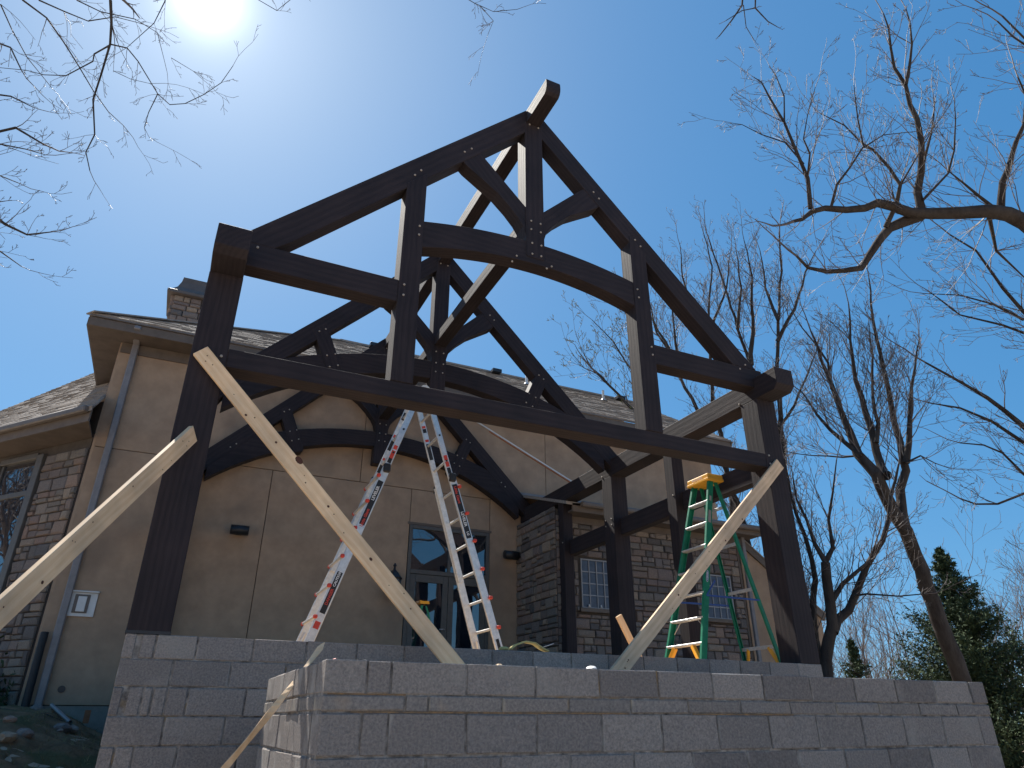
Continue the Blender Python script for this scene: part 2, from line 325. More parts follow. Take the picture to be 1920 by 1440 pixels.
def text(name, body, size, M3, loc, mt, parent, ext=0.0006, font_bold=0.0):
    cu = bpy.data.curves.new(name, 'FONT'); cu.body = body; cu.size = size; cu.extrude = ext; cu.align_x = 'CENTER'; cu.align_y = 'CENTER'
    cu.offset = font_bold; cu.resolution_u = 2
    to = bpy.data.objects.new(name+'_tmp', cu); sc.collection.objects.link(to)
    me = bpy.data.meshes.new_from_object(to.evaluated_get(bpy.context.evaluated_depsgraph_get()))
    bpy.data.objects.remove(to); me.name = name; me.materials.clear(); me.materials.append(M[mt])
    o = bpy.data.objects.new(name, me); o.location = loc; o.rotation_euler = M3.to_euler()
    return link(o, parent)

# ------------------------------------------------------------------ ground
def gz(x, y):
    base = -2.05
    near = max(0.0, min(1.0, (y+3.5)/8.0)); near = near*near*(3-2*near)
    left = max(0.0, min(1.0, (3.0-x)/4.0)) if x > -1 else 1.0
    z = base+near*left*1.52
    if y > 5.2 and -1.4 < x < 12: z = min(z, -0.55)
    far = max(0.0, (Vector((x, y)).length-40)/400); z -= far*1.5
    d = math.hypot(x+2.5, y-3.5)
    amp = 0.10 if d < 9 else 0.25
    z += amp*mnoise.noise(Vector((x*0.45, y*0.45, 3.1)))+0.05*mnoise.noise(Vector((x*1.7, y*1.7, 8)))
    if d < 7: z += 0.03*mnoise.noise(Vector((x*5, y*5, 1)))
    return z
xs = np.concatenate([np.linspace(-900, -30, 10), np.linspace(-26, -8, 10), np.linspace(-7, 3, 70), np.linspace(3.5, 26, 24), np.linspace(32, 900, 12)])
ys = np.concatenate([np.linspace(-900, -30, 10), np.linspace(-26, -8, 10), np.linspace(-7, 8, 80), np.linspace(8.5, 30, 20), np.linspace(36, 900, 12)])
gv = [(x, y, gz(x, y)) for y in ys for x in xs]; nx = len(xs)
gf = [(j*nx+i, j*nx+i+1, (j+1)*nx+i+1, (j+1)*nx+i) for j in range(len(ys)-1) for i in range(nx-1)]
g = mobj('ground', mesh('ground', gv, gf, True), 'dirt'); g['kind'] = 'structure'

# darker, warmer soil sheet over the pale dirt, banked up beside the platform and the house
M['soil'] = mat('darker_soil', (0.30, 0.205, 0.125), 0.98, 0.1, var=(0.12, 0.085, 0.055), scale=3.5, detail=12, bump=1.0, bscale=16, bdist=0.05, noise2=(1.3, (0.12, 0.115, 0.06), 0.5, 0.62))
sx_ = np.linspace(-6.0, -.02, 90); sy_ = np.linspace(-.5, 7.3, 110)
def soilz(x, y):
    e = min(1, (x+6)/.8, (y+.5)/.8, 1)
    c = mnoise.fractal(Vector((x*1.1, y*1.1, 4)), .9, 2.1, 5)*.10+mnoise.noise(Vector((x*6, y*6, 2)))*.018+abs(mnoise.noise(Vector((x*2.6, y*2.6, 7))))*.06
    return gz(x, y)-.03+(.05+max(-.02, c))*max(0, e)
sv_ = [(x, y, soilz(x, y)) for y in sy_ for x in sx_]
sf_ = [(j*90+i, j*90+i+1, (j+1)*90+i+1, (j+1)*90+i) for j in range(109) for i in range(89)]
so_ = mobj('soil_bank', mesh('soil_bank', sv_, sf_, True), 'soil'); so_['kind'] = 'structure'

# ------------------------------------------------------------------ concrete block walls
BV = []
def block_variant(k):
    r = random.Random(100+k); vs = []; fs = []
    # a box -0.5..0.5, subdivided edges jittered a little so that arrises look chipped
    me = fixn(mesh('block_%d' % k, boxv(-.5, .5, -.5, .5, -.5, .5), BOXF)); return me
def block(parent, x0, x1, y0, y1, z0, z1, mt='cmu', cut=0.0):
    me = fixn(mesh('block', boxv(-(x1-x0)/2, (x1-x0)/2, -(y1-y0)/2, (y1-y0)/2, -(z1-z0)/2, (z1-z0)/2), BOXF))
    bm = bmesh.new(); bm.from_mesh(me)
    bmesh.ops.bevel(bm, geom=bm.edges[:], offset=R.uniform(0.003, 0.007), segments=1, affect='EDGES')
    for v in bm.verts: v.co += Vector((R.uniform(-1, 1)*.0018, R.uniform(-1, 1)*.0018, R.uniform(-1, 1)*.0018))
    bm.to_mesh(me); bm.free()
    o = mobj('block', me, mt, parent, ((x0+x1)/2+R.uniform(-.001, .001), (y0+y1)/2, (z0+z1)/2))
    o.rotation_euler = (R.uniform(-1, 1)*.004, R.uniform(-1, 1)*.004, R.uniform(-1, 1)*.004)
    return o
def key(*a): return tuple(round(v, 3) for v in a)
FW = thing('block_wall', (4, -2.3, -1.9), 'low grey concrete block wall nearest the camera, with thin cap course under the top blocks', 'wall')
crs = [(-.455, -.305, 1.338, 'cmu'), (-.534, -.463, 1.54, 'cmu_light'), (-.728, -.543, 1.34, 'cmu'), (-.924, -.738, 1.54, 'cmu')]
z = -.934
ph = 0
while z > -2.05:
    crs.append((z-.186, z, 1.34 if ph % 2 == 0 else 1.54, 'cmu')); z -= .196; ph += 1
X0, X1, YF, TH = 1.0, 5.978, -2.394, .20
for ci, (z0, z1, xj, mt) in enumerate(crs):
    js = [X0]
    x = xj
    if ci == 0: js += [1.215]
    if ci == 1: js += [1.42]
    if ci == 2: js += [1.205]
    while x < X1-.06: js.append(x); x += .4064
    js.append(X1)
    for a, b in zip(js[:-1], js[1:]):
        if b-a < .03: continue
        block(FW, a+.006, b-.006, YF+R.uniform(-.003, .003), YF+TH, z0+.001, z1-.001, mt)
    # left return, front to back
    y = YF+TH+.010; ph = (ci % 2)*.2
    jy = [y]; yy = y+.2032+ph
    while yy < -.42: jy.append(yy); yy += .4064
    jy.append(-.40)
    if ci == 0: # hairline split blocks seen in the sunny patch
        pass
    for a, b in zip(jy[:-1], jy[1:]):
        if b-a > .05: block(FW, X0+R.uniform(-.004, .004), X0+TH, a+.0055, b-.0055, z0+.001, z1-.001, mt)
    jy = [YF+TH+.01, -1.6, -1.2, -.8, -.4] if ci % 2 else [YF+TH+.01, -1.8, -1.4, -1.0, -.6, -.4]
    for a, b in zip(jy[:-1], jy[1:]):
        block(FW, X1-TH, X1, a+.0055, b-.0055, z0+.001, z1-.001, mt)
box('mortar_bed', X0+.009, X1-.009, YF+.009, YF+TH-.006, -2.0, -.3075, 'mortar', FW)
box('mortar_bed', X0+.009, X0+TH-.006, YF+TH-.004, -.406, -2.0, -.3075, 'mortar', FW)
box('mortar_bed', X1-TH+.006, X1-.006, YF+TH-.004, -.406, -2.0, -.3075, 'mortar', FW)

BW = thing('block_wall', (3.5, 0.15, -1.6), 'long block wall behind, carrying the dark posts of the timber frame', 'wall')
cz = [(-.166, -.002), (-.352, -.176), (-.546, -.362), (-.735, -.556)]
z = -.745
while z > -1.8: cz.append((z-.184, z)); z -= .194
for ci, (z0, z1) in enumerate(cz):
    js = [0.0]
    if ci == 0: js += [.085, .115, .215]; x = .5004
    elif ci == 2: js += [.075, .105, .20, .265, .36]; x = .5004
    elif ci % 2 == 0: js += [.10, .22]; x = .5004
    else: x = .36 if ci == 1 else .38
    while x < 6.93: js.append(x); x += .4064
    js.append(6.965)
    for a, b in zip(js[:-1], js[1:]):
        w = b-a
        rec = .012 if w < .035 else R.uniform(-.002, .002)
        if w < .02: continue
        gp = .0005 if w < .035 else .006
        block(BW, a+gp, b-gp, rec, .30, z0, z1, 'cmu')
box('mortar_bed', .009, 6.956, .010, .294, -1.8, -.0045, 'mortar', BW)
# side walls and slab of the patio platform
SW = thing('block_wall', (0.15, 3.6, -1.2), 'block side wall of the raised patio, running back to the house on the left', 'wall')
SE = thing('block_wall', (6.8, 2.7, -1.2), 'block side wall of the raised patio under the right posts', 'wall')
for (P_, xa, xb, yend) in ((SW, 0.0, .3, 7.0), (SE, 6.665, 6.965, 5.2)):
    for ci, (z0, z1) in enumerate(cz[:5]):
        y = .308; first = .2 if ci % 2 else .4
        yy = y+first; jy = [y]
        while yy < yend-.1: jy.append(yy); yy += .4064
        jy.append(yend)
        for a, b in zip(jy[:-1], jy[1:]): block(P_, xa, xb, a+.004, b-.004, z0, z1)
    box('mortar_bed', xa+.007, xb-.007, .31, yend-.01, -1.6, -.0045, 'mortar', P_)
box('patio_floor', .302, 6.663, .302, 7.05, -.30, -.045, 'deck')['kind'] = 'structure'
box('step_fill', 1.202, 5.776, -2.19, -.004, -2.0, -.62, 'dirt')['kind'] = 'structure'

box('rusty_joint', 1.15, 2.75, YF+.004, YF+.03, -.5425, -.5345, 'rust', FW); box('rusty_joint', 1.03, 1.42, YF+.004, YF+.03, -.4625, -.4555, 'rust', FW); box('rusty_joint', 3.2, 4.0, YF+.004, YF+.03, -.5425, -.5345, 'rust', FW)
# crumbs lying on the front wall
def rock(name, loc, s, mt, seed, label=None, cat=None, flat=.6, group=None):
    r = random.Random(seed); bm = bmesh.new(); bmesh.ops.create_icosphere(bm, subdivisions=2, radius=1)
    for v in bm.verts:
        d = 1+.35*mnoise.noise(v.co*1.3+Vector((seed, 0, 0))); v.co = Vector((v.co.x*d*s[0], v.co.y*d*s[1], v.co.z*d*s[2]))
    me = bpy.data.meshes.new(name); bm.to_mesh(me); bm.free(); o = mobj(name, me, mt, None, loc); o.rotation_euler = (0, 0, r.uniform(0, 6))
    if label: tag(o, label, cat, group)
    return o
rock('stone_chip', (1.2, -2.3, -.302), (.055, .03, .008), 'mortar', 3, 'flat pale mortar scrap on the left end of the front block wall', 'rubble')
rock('stone_chip', (1.97, -2.3, -.300), (.022, .02, .008), 'pine', 5, 'small tan chip on the front wall just right of the long pine brace', 'rubble')
rock('mortar_lump', (2.56, -2.31, -.300), (.05, .03, .014), 'white', 8, 'white crumbly mortar lump on the front wall left of the right brace', 'rubble')
rock('brick_crumb', (1.06, -2.33, -.303), (.012, .01, .008), 'red', 9, 'tiny reddish crumb at the left corner of the front wall', 'rubble')

# ------------------------------------------------------------------ timber frame
TF = thing('timber_frame', (3.475, 3.5, 0), 'dark stained timber frame pavilion of three arched roof trusses on heavy posts', 'timber frame')
boltme = None
def bolt(parent, x, y, z, axis='y'):
    global boltme
    if boltme is None:
        vs = []; n = 8
        for yy, rr in ((0, .0135), (-.007, .0125), (-.011, .007)):
            for i in range(n): a = 2*PI*i/n; vs.append((rr*math.cos(a), yy, rr*math.sin(a)))
        fs = [(k*n+i, k*n+(i+1) % n, (k+1)*n+(i+1) % n, (k+1)*n+i) for k in range(2) for i in range(n)]+[tuple(range(2*n, 3*n))]
        boltme = fixn(mesh('bolt', vs, fs)); boltme.materials.append(M['bolt'])
    o = bpy.data.objects.new('bolt', boltme)
    # parent may be rotated: put the bolt in its local space
    W = Matrix.Translation((x, y, z))
    if axis == 'x': W = W @ Matrix.Rotation(-PI/2, 4, 'Z')
    PW = Matrix.Translation(parent_loc(parent)) @ parent.rotation_euler.to_matrix().to_4x4()
    L = PW.inverted() @ W
    sc.collection.objects.link(o); o.parent = parent; o.matrix_parent_inverse = Matrix.Identity(4); o.matrix_local = L
    return o
CX = 3.435
def arc_low(x): return 4.35-(4.88-math.sqrt(max(0, 4.88**2-(x-CX)**2)))
def arc_top(x): return 4.66-(6.3-math.sqrt(6.3**2-(x-CX)**2))
posts = {}
for x0, y0, w, zz0 in ((0, 0, .3, 0), (6.65, 0, .3, 0), (0, 3.49, .3, -.04), (6.65, 3.49, .3, -.04), (0.05, 6.75, .2, -.04), (6.65, 5.19, .2, -.04), (6.65, 1.84, .2, -.04)):
    o = bar('post', (x0+w/2, y0+w/2, zz0), (x0+w/2, y0+w/2, 3.212), w, w, 'timber', TF, up=(0, 1, 0), bev=.006); posts[(x0, y0)] = o
for x0 in (0.002, 6.652):   # wall plates with chamfered noses
    pl = [(-.38, 3.505), (-.38, 3.28), (-.31, 3.213), (7.05, 3.213), (7.05, 3.505)]
    c = bar  # plate drawn as a prism in the y-z plane
    cy = sum(p[0] for p in pl)/5; czz = sum(p[1] for p in pl)/5
    vs = [Vector((p[0]-3.3, -( xx-.148), p[1]-3.36)) for xx in (0, .296) for p in pl]; n = 5
    fs = [tuple(range(n)), tuple(range(2*n-1, n-1, -1))]+[(i, (i+1) % n, n+(i+1) % n, n+i) for i in range(n)]
    me = bevel_mesh(fixn(mesh('wall_plate', vs, fs)), .006); me.materials.append(M['timber'])
    o = bpy.data.objects.new('wall_plate', me); o.location = (x0+.148, 3.3, 3.36); o.rotation_euler = (0, 0, PI/2); link(o, TF)
    wp = o
    if x0 > 3:
        for (yy, zz) in ((.31, 3.25), (3.77, 3.26), (5.37, 3.24)): bolt(o, 6.650, yy, zz, 'x')
for x0, ye in ((.004, 6.9), (6.654, 5.3)):
    gx = x0+.20 if x0 > 3 else x0+.096
    o = bar('girt', (gx, .30, 2.34), (gx, ye, 2.34), .15, .28, 'timber', TF, bev=.006)
    if x0 > 3:
        for (yy, zz) in ((1.89, 2.42), (3.74, 2.48), (3.56, 2.47), (3.74, 2.38), (3.56, 2.37), (5.24, 2.42)): bolt(o, 6.6498, yy, zz, 'x')
# ridge beam with rounded nose, and the lower beam joining the king posts
rp = [(-.52, 6.612), (-.56, 6.64), (-.58, 6.69), (-.585, 6.75), (-.58, 6.81), (-.57, 6.832), (7.05, 6.832), (7.05, 6.612)]
vs = [Vector((p[0]-3.2, -(xx-.101), p[1]-6.72)) for xx in (0, .202) for p in rp]; n = len(rp)
fs = [tuple(range(n)), tuple(range(2*n-1, n-1, -1))]+[(i, (i+1) % n, n+(i+1) % n, n+i) for i in range(n)]
me = bevel_mesh(fixn(mesh('ridge_beam', vs, fs)), .005); me.materials.append(M['timber'])
o = bpy.data.objects.new('ridge_beam', me); o.location = (3.337+.101, 3.2, 6.72); o.rotation_euler = (0, 0, PI/2); link(o, TF)
bar('purlin', (3.45, .20, 5.05), (3.45, 3.47, 5.05), .20, .185, 'timber', TF, bev=.005)
bar('purlin', (3.45, 3.66, 5.05), (3.45, 6.9, 5.05), .20, .185, 'timber', TF, bev=.005)

def truss(y0, front):
    y1 = y0+.205; kb = 4.43 if front else 4.0
    rl = prism('rafter', [(.30, 3.80), (3.335, 6.835), (3.335, 6.445), (.66, 3.77-.02), (.52, 3.635), (.14, 3.64)], y0, y1, PI/4, 'timber', TF) if front else \
         prism('rafter', [(-.02, 3.50), (.30, 3.80), (3.335, 6.835), (3.335, 6.445), (.39, 3.51), (.30, 3.35), (-.02, 3.35)], y0, y1, PI/4, 'timber', TF)
    rr = prism('rafter', [(6.73, 3.64), (3.60, 6.77), (3.542, 6.828), (3.542, 6.438), (6.34, 3.64)], y0, y1, -PI/4, 'timber', TF) if front else \
         prism('rafter', [(6.95, 3.50-.08), (3.542, 6.828), (3.542, 6.438), (6.50, 3.48), (6.65, 3.35), (6.95, 3.35)], y0, y1, -PI/4, 'timber', TF)
    bk = y0+(.225 if front else .215)
    k = prism('king_post', [(3.315, kb+.02), (3.335, kb), (3.545, kb), (3.565, kb+.02), (3.565, 6.608), (3.315, 6.608)], y0-.005, bk, PI/2, 'timber', TF)
    # collar arch
    xa, xb = (2.02, 4.86) if front else (.36, 6.51)
    def lim(x): return min(arc_top(x), (x+3.14 if x < CX else 10.01-x)+.03)
    n = 30; X = [xa+(xb-xa)*i/n for i in range(n+1)]
    top = [(x, lim(x)) for x in X]; low = [(x, arc_low(x)) for x in X]
    pts = low+top[::-1]
    # drop degenerate tips
    ar = prism('collar_arch', pts, y0+.004, y1-.004, 0, 'timber', TF, bev=.003)
    # curved braces from king post to rafters
    def brace(s):
        P = [(3.555, 4.70), (3.555, 5.17), (4.12, 5.74), (4.27, 5.87), (4.45, 5.62), (4.36, 5.53), (4.16, 5.40), (3.95, 5.26), (3.78, 5.10), (3.66, 4.96), (3.60, 4.86)]
        if s < 0: P = [(2*3.44-x, z) for x, z in P]
        return prism('curved_brace', P, y0+.007, y1-.007, s*PI*.27, 'timber', TF, bev=.003)
    br = brace(1); bl = brace(-1)
    for (x, z) in ((3.38, 6.61-.02), (3.51, 6.58), (3.385, 4.975), (3.385, 4.845), (3.515, 4.97), (3.515, 4.84), (3.395, 4.64), (3.52, 4.64), (3.395, 4.48), (3.515, 4.48)):
        bolt(k, x, y0-.005, z)
    for (x, z) in ((4.33, 5.79), (4.41, 5.71)): bolt(rr, x, y0, z)
    for (x, z) in ((2.48, 5.73), (2.57, 5.82)): bolt(rl, x, y0, z)
    if front:
        q1 = prism('queen_post', [(1.80, 2.452), (2.03, 2.452), (2.03, 5.20), (1.80, 4.97)], y0-.006, y0+.212, PI/2, 'timber', TF)
        q2 = prism('queen_post', [(4.845, 2.452), (5.085, 2.452), (5.085, 5.00), (4.845, 5.24)], y0-.006, y0+.212, PI/2, 'timber', TF)
        h1 = prism('hammer_beam', [(.15, 3.37), (1.80, 3.37), (1.80, 3.64), (.15, 3.64)], y0+.003, y1-.003, 0, 'timber', TF)
        h2 = prism('hammer_beam', [(5.085, 3.37), (6.82, 3.37), (6.82, 3.64), (5.085, 3.64)], y0+.003, y1-.003, 0, 'timber', TF)
        tb = prism('tie_beam', [(.302, 2.268), (6.648, 2.268), (6.648, 2.45), (.302, 2.45)], y0+.004, y0+.235, 0, 'timber', TF)
        for (x, z) in ((1.98, 4.41), (1.98, 4.29), (1.86, 3.59), (1.86, 3.46)): bolt(q1, x, y0-.006, z)
        for (x, z) in ((4.90, 4.40), (4.91, 4.28), (5.035, 3.59), (5.04, 3.48)): bolt(q2, x, y0-.006, z)
        for (x, z) in ((1.88, 5.12), (1.95, 5.22)): bolt(rl, x, y0, z)
        for (x, z) in ((4.94, 5.2), (5.02, 5.12), (6.55, 3.68)): bolt(rr, x, y0, z)
        for (x, z) in ((3.19, 4.37), (3.13, 4.27), (3.66, 4.36), (3.59, 4.26+.05)): bolt(ar, x, y0+.004, z+.02)
        bolt(h1, .37, y0+.003, 3.60); bolt(h2, 6.45, y0+.003, 3.60)
        bolt(posts[(6.65, 0)], 6.70, 0, 2.43); bolt(posts[(6.65, 0)], 6.70, 0, 2.32); bolt(posts[(0, 0)], .25, 0, 2.36); bolt(posts[(0, 0)], .25, 0, 2.25)
    else:
        for s in (-1, 1):
            c = lambda x: x if s > 0 else 2*CX-x
            P = [(5.27, 4.93), (4.90, 4.07), (4.93, 4.02), (5.08, 3.97), (5.11, 3.99), (5.45, 4.77)]
            st = prism('strut', [(c(x), z) for x, z in P], y0-.004, y1+.012, s*1.16, 'timber', TF)
            for (x, z) in ((5.27, 4.82), (5.36, 4.76), (5.08, 4.43), (5.20, 4.38), (5.02, 4.25), (5.14, 4.20)): bolt(st, c(x), y0-.004, z)
            ra = (rl, rr)[s > 0]
            bolt(ra, c(6.10), y0, 3.98); bolt(ra, c(6.19), y0, 3.90)
truss(0.0, True); truss(3.46, False); truss(6.84, False)
box('post_base', -.004, .304, -.003, .303, -.0005, .022, 'blackmetal', TF)
# metal strap hook and scrap on the tie beam
tube('bracket', [(2.66, .5, 2.62), (2.72, .5, 2.62), (2.72, .5, 2.46)], .009, 'galv', TF)

# ------------------------------------------------------------------ house
H = thing('house', (5, 7.1, -.6), 'brown stucco house with tall shaded front wall and long grey shingled roof', 'house')
WY = 7.08
def panel(x0, x1, z0, z1, parent=H, y=WY, name='stucco_panel', mt='stucco'):
    return box(name, x0+.006, x1-.006, y, y+.05, z0+.006, z1-.006, mt, parent, bev=.003)
box('wall_core', -1.45, 12.1, WY+.03, 12.5, -.6, 5.86, 'joint', H)
DX0, DX1, DT = 4.22, 5.95, 2.93
for (a, b, z0, z1) in ((-1.47, 1.50, -.38, 3.655), (1.50, DX0, -.38, 3.655), (DX1, 12.12, -.38, 3.655), (DX0, DX1, DT, 3.655),
                       (-1.47, 3.15, 3.655, 5.86), (3.15, 7.30, 3.655, 5.86), (7.30, 12.12, 3.655, 5.86)):
    panel(a, b, z0, z1)
box('foundation', -1.46, DX0, WY+.012, WY+.3, -.9, -.386, 'concrete', H)
# left side wall of the main block
box('side_wall', -1.50, -1.452, WY+.002, 12.0, -.6, 5.86, 'stucco', H)
# roof: eave, ridge, left hip, right gable rake
EY, EZ, RY, RZ = 6.58, 5.90, 10.66, 8.63
sl_ = (RZ-EZ)/(RY-EY)
hipx = 3.0
def roofz(y): return EZ+(y-EY)*sl_
rv = [(-2.02, EY, EZ), (12.45, EY, EZ), (12.45, RY, RZ), (hipx, RY, RZ), (-2.02, 14.7, EZ), (12.45, 14.7, EZ)]
bm = bmesh.new(); V = [bm.verts.new(v) for v in rv]; W = [bm.verts.new((v[0], v[1], v[2]-.05)) for v in rv]
for f in ((0, 1, 2, 3), (0, 3, 4), (3, 2, 5, 4)): bm.faces.new([V[i] for i in f]); bm.faces.new([W[i] for i in f][::-1])
for a, b in ((0, 1), (1, 2), (2, 5), (5, 4), (4, 0)): bm.faces.new((V[a], W[a], W[b], V[b]))
me = bpy.data.meshes.new('roof'); bm.to_mesh(me); bm.free(); fixn(me)
RF = mobj('roof', me, 'shingle', H)
def shingles(parent, org, ax, up, length, width_fn, rows, tabw=.30, th=.012, exp=.14, seed=1):
    """courses of tabs on a slope as real thin boxes, joined"""
    r = random.Random(seed); vs = []; fs = []; nrm = ax.cross(up).normalized()
    for j in range(rows):
        a0, a1 = width_fn(j*exp); x = a0-r.uniform(0, tabw)
        while x < a1:
            w = tabw*r.choice((.6, 1, 1.3)); xa = max(x, a0); xb = min(x+w-.008, a1); x += w
            if xb-xa < .03: continue
            t = th*r.uniform(.7, 1.8); y0 = j*exp+r.uniform(-.006, .006); y1 = y0+exp*1.05
            b = len(vs)
            for (u, v, h) in ((xa, y0, .002), (xb, y0, .002), (xb, y1, .002), (xa, y1, .002), (xa, y0, t+.004), (xb, y0, t+.004), (xb, y1, .005), (xa, y1, .005)):
                vs.append(org+ax*u+up*v+nrm*h)
            fs += [(b+4, b+5, b+6, b+7), (b, b+1, b+5, b+4), (b+1, b+2, b+6, b+5), (b+3, b, b+4, b+7)]
    off = parent_loc(parent)
    me = mesh('shingles', vs, fs); o = mobj('shingles', me, 'shingle', parent); o['kind'] = 'stuff'
    return o
upv = Vector((0, RY-EY, RZ-EZ)); Ls = upv.length; upv.normalize()
k = (hipx+2.02)/Ls
shingles(RF, Vector((-2.02, EY, EZ)), Vector((1, 0, 0)), upv, 14.5, lambda s: (s*k, 14.47), int(Ls/.14))
box('ridge_cap', hipx, 12.45, RY-.10, RY+.10, RZ-.03, RZ+.025, 'shingle', RF)
bar('ridge_cap', (-2.02, EY, EZ+.01), (hipx, RY, RZ+.01), .22, .03, 'shingle', RF)
box('fascia', -2.0, 12.42, EY+.01, EY+.04, EZ-.22, EZ-.055, 'trim', H)
# main eave gutter and soffit
box('soffit', -2.0, 12.42, EY+.042, WY-.003, EZ-.22, EZ-.19, 'soffit', H)
box('soffit', -2.0, -1.503, WY, 14.0, EZ-.22, EZ-.19, 'soffit', H)
box('fascia', -2.03, -2.002, EY+.05, 14.0, EZ-.22, EZ-.055, 'trim', H)
box('frieze_board', -1.47, 12.1, WY-.028, WY-.002, EZ-.42, EZ-.222, 'trim', H)
bar('drip_edge', (-2.0, EY-.005, EZ-.035), (12.42, EY-.005, EZ-.035), .02, .03, 'gutter', H, bev=.004)
# rake board of the right gable
bar('rake_board', (12.44, EY, EZ-.12), (12.44, RY, RZ-.12), .04, .18, 'trim', H)
# roof vents and pipes, set on the slope
def slope_at(x, y): return Vector((x, y, roofz(y)))
for (x, y, s) in ((3.9, 10.35, .30), (7.5, 10.40, .28), (8.9, 10.42, .26), (11.7, 10.3, .28)):
    p = slope_at(x, y); box('ridge_vent', p.x-s/2, p.x+s/2, y-.13, y+.13, p.z+.05, p.z+.16, 'blackmetal', RF, bev=.01)
p = slope_at(-.05, 8.5); 
cyl('roof_vent', p, p+Vector((0, 0, .22)), .13, 'galv', RF, 16); cyl('vent_cap', p+Vector((0, 0, .22)), p+Vector((0, 0, .31)), .19, 'galv', RF, 16)
for (x, y, hh, hook) in ((8.05, 9.5, .36, True), (10.6, 9.55, .34, False)):
    p = slope_at(x, y)
    pts = [p, p+Vector((0, 0, hh))]+([p+Vector((.03, 0, hh+.06)), p+Vector((.09, 0, hh+.07)), p+Vector((.13, 0, hh+.03))] if hook else [])
    tube('vent_pipe', pts, .035, 'white', RF); cyl('pipe_flashing', p-Vector((0, 0, .02)), p+Vector((0, 0, .07)), .12, 'galv', RF, 12, r1=.04)
# chimney
CH = Vector((-.60, 10.4, -.48))
chm = thing('chimney', (CH.x, CH.y, 6.0), 'square stone chimney with flared dark metal hood, behind the left post top', 'chimney')
# ------------------------------------------------------------------ stonework
STV = []
for kk in range(10):
    r = random.Random(500+kk)
    j = lambda a: r.uniform(-a, a)
    # unit stone: x,z in -.5..+.5, y 0 (back) .. -1 (face)
    ins = .10
    v = [(-.5, 0, -.5), (.5, 0, -.5), (.5, 0, .5), (-.5, 0, .5)]
    m_ = [(-.5+j(.02), -.55, -.5+j(.04)), (.5+j(.02), -.55, -.5+j(.04)), (.5+j(.02), -.55, .5+j(.04)), (-.5+j(.02), -.55, .5+j(.04))]
    f_ = [(-.5+.07+j(.03), -.9+j(.2), -.5+.12+j(.05)), (.5-.07+j(.03), -.9+j(.2), -.5+.12+j(.05)), (.5-.07+j(.03), -.9+j(.2), .5-.12+j(.05)), (-.5+.07+j(.03), -.9+j(.2), .5-.12+j(.05))]
    c_ = [(j(.2), -1.0+j(.2), j(.2))]
    vs = v+m_+f_+c_
    fs = [(a, (a+1) % 4, 4+(a+1) % 4, 4+a) for a in range(4)]+[(4+a, 4+(a+1) % 4, 8+(a+1) % 4, 8+a) for a in range(4)]+[(8+a, 8+(a+1) % 4, 12) for a in range(4)]
    me = fixn(mesh('stone', vs, fs)); me.materials.append(M['stone']); STV.append(me)
def ashlar(parent, org, ax, width, z0, z1, holes=(), seed=1, depth=.045, limit=290, count=[0], cw=(.14, .40), rh=(.13, .16, .2, .23)):
    """random coursed stones on a vertical plane: org + ax*u, face pointing to -normal"""
    r = random.Random(seed); rot = Matrix((ax, Vector((-ax.y, ax.x, 0)), Vector((0, 0, 1)))).transposed()
    rects = []; z = z0
    while z < z1-.03:
        h = min(r.choice(rh), z1-z);
        if z1-(z+h) < .05: h = z1-z
        u = 0
        while u < width-.01:
            w = r.uniform(*cw)
            if width-(u+w) < .09: w = width-u
            if h > .17 and r.random() < .55:
                hs = h*r.uniform(.38, .62); rects.append((u, u+w, z, z+hs))
                if w > .26 and r.random() < .5:
                    wm = w*r.uniform(.4, .6); rects += [(u, u+wm, z+hs, z+h), (u+wm, u+w, z+hs, z+h)]
                else: rects.append((u, u+w, z+hs, z+h))
            else: rects.append((u, u+w, z, z+h))
            u += w
        z += h
    out = []
    for (a, b, c, d) in rects:
        bad = False
        for (ha, hb, hc, hd) in holes:
            if a < hb-.005 and b > ha+.005 and c < hd-.005 and d > hc+.005:
                # trim to the larger remaining side
                opts = [(a, min(b, ha), c, d), (max(a, hb), b, c, d), (a, b, c, min(d, hc)), (a, b, max(c, hd), d)]
                opts = [q for q in opts if q[1]-q[0] > .04 and q[3]-q[2] > .035]
                if not opts: bad = True; break
                q = max(opts, key=lambda q: (q[1]-q[0])*(q[3]-q[2])); a, b, c, d = q
        if not bad: out.append((a, b, c, d))
    out.sort(key=lambda q: -(q[1]-q[0])*(q[3]-q[2]))
    rest_v = []; rest_f = []
    for (a, b, c, d) in out:
        g_ = .007; w = b-a-2*g_; h = d-c-2*g_; me = r.choice(STV); dep = depth*r.uniform(.75, 1.25)
        cpos = org+ax*((a+b)/2)+Vector((0, 0, (c+d)/2))
        if parent.get('_n', 0) < limit:
            parent['_n'] = parent.get('_n', 0)+1
            o = bpy.data.objects.new('stone', me); o.location = cpos; o.rotation_euler = rot.to_euler(); o.scale = (w, dep, h); link(o, parent)
        else:
            bi = len(rest_v)
            for vv in me.vertices: rest_v.append(cpos+rot @ Vector((vv.co.x*w, vv.co.y*dep, vv.co.z*h)))
            for pf in me.polygons: rest_f.append(tuple(bi+i for i in pf.vertices))
    if rest_v:
        me2 = fixn(mesh('small_stones', rest_v, rest_f)); o = mobj('small_stones', me2, 'stone', parent); o['kind'] = 'stuff'
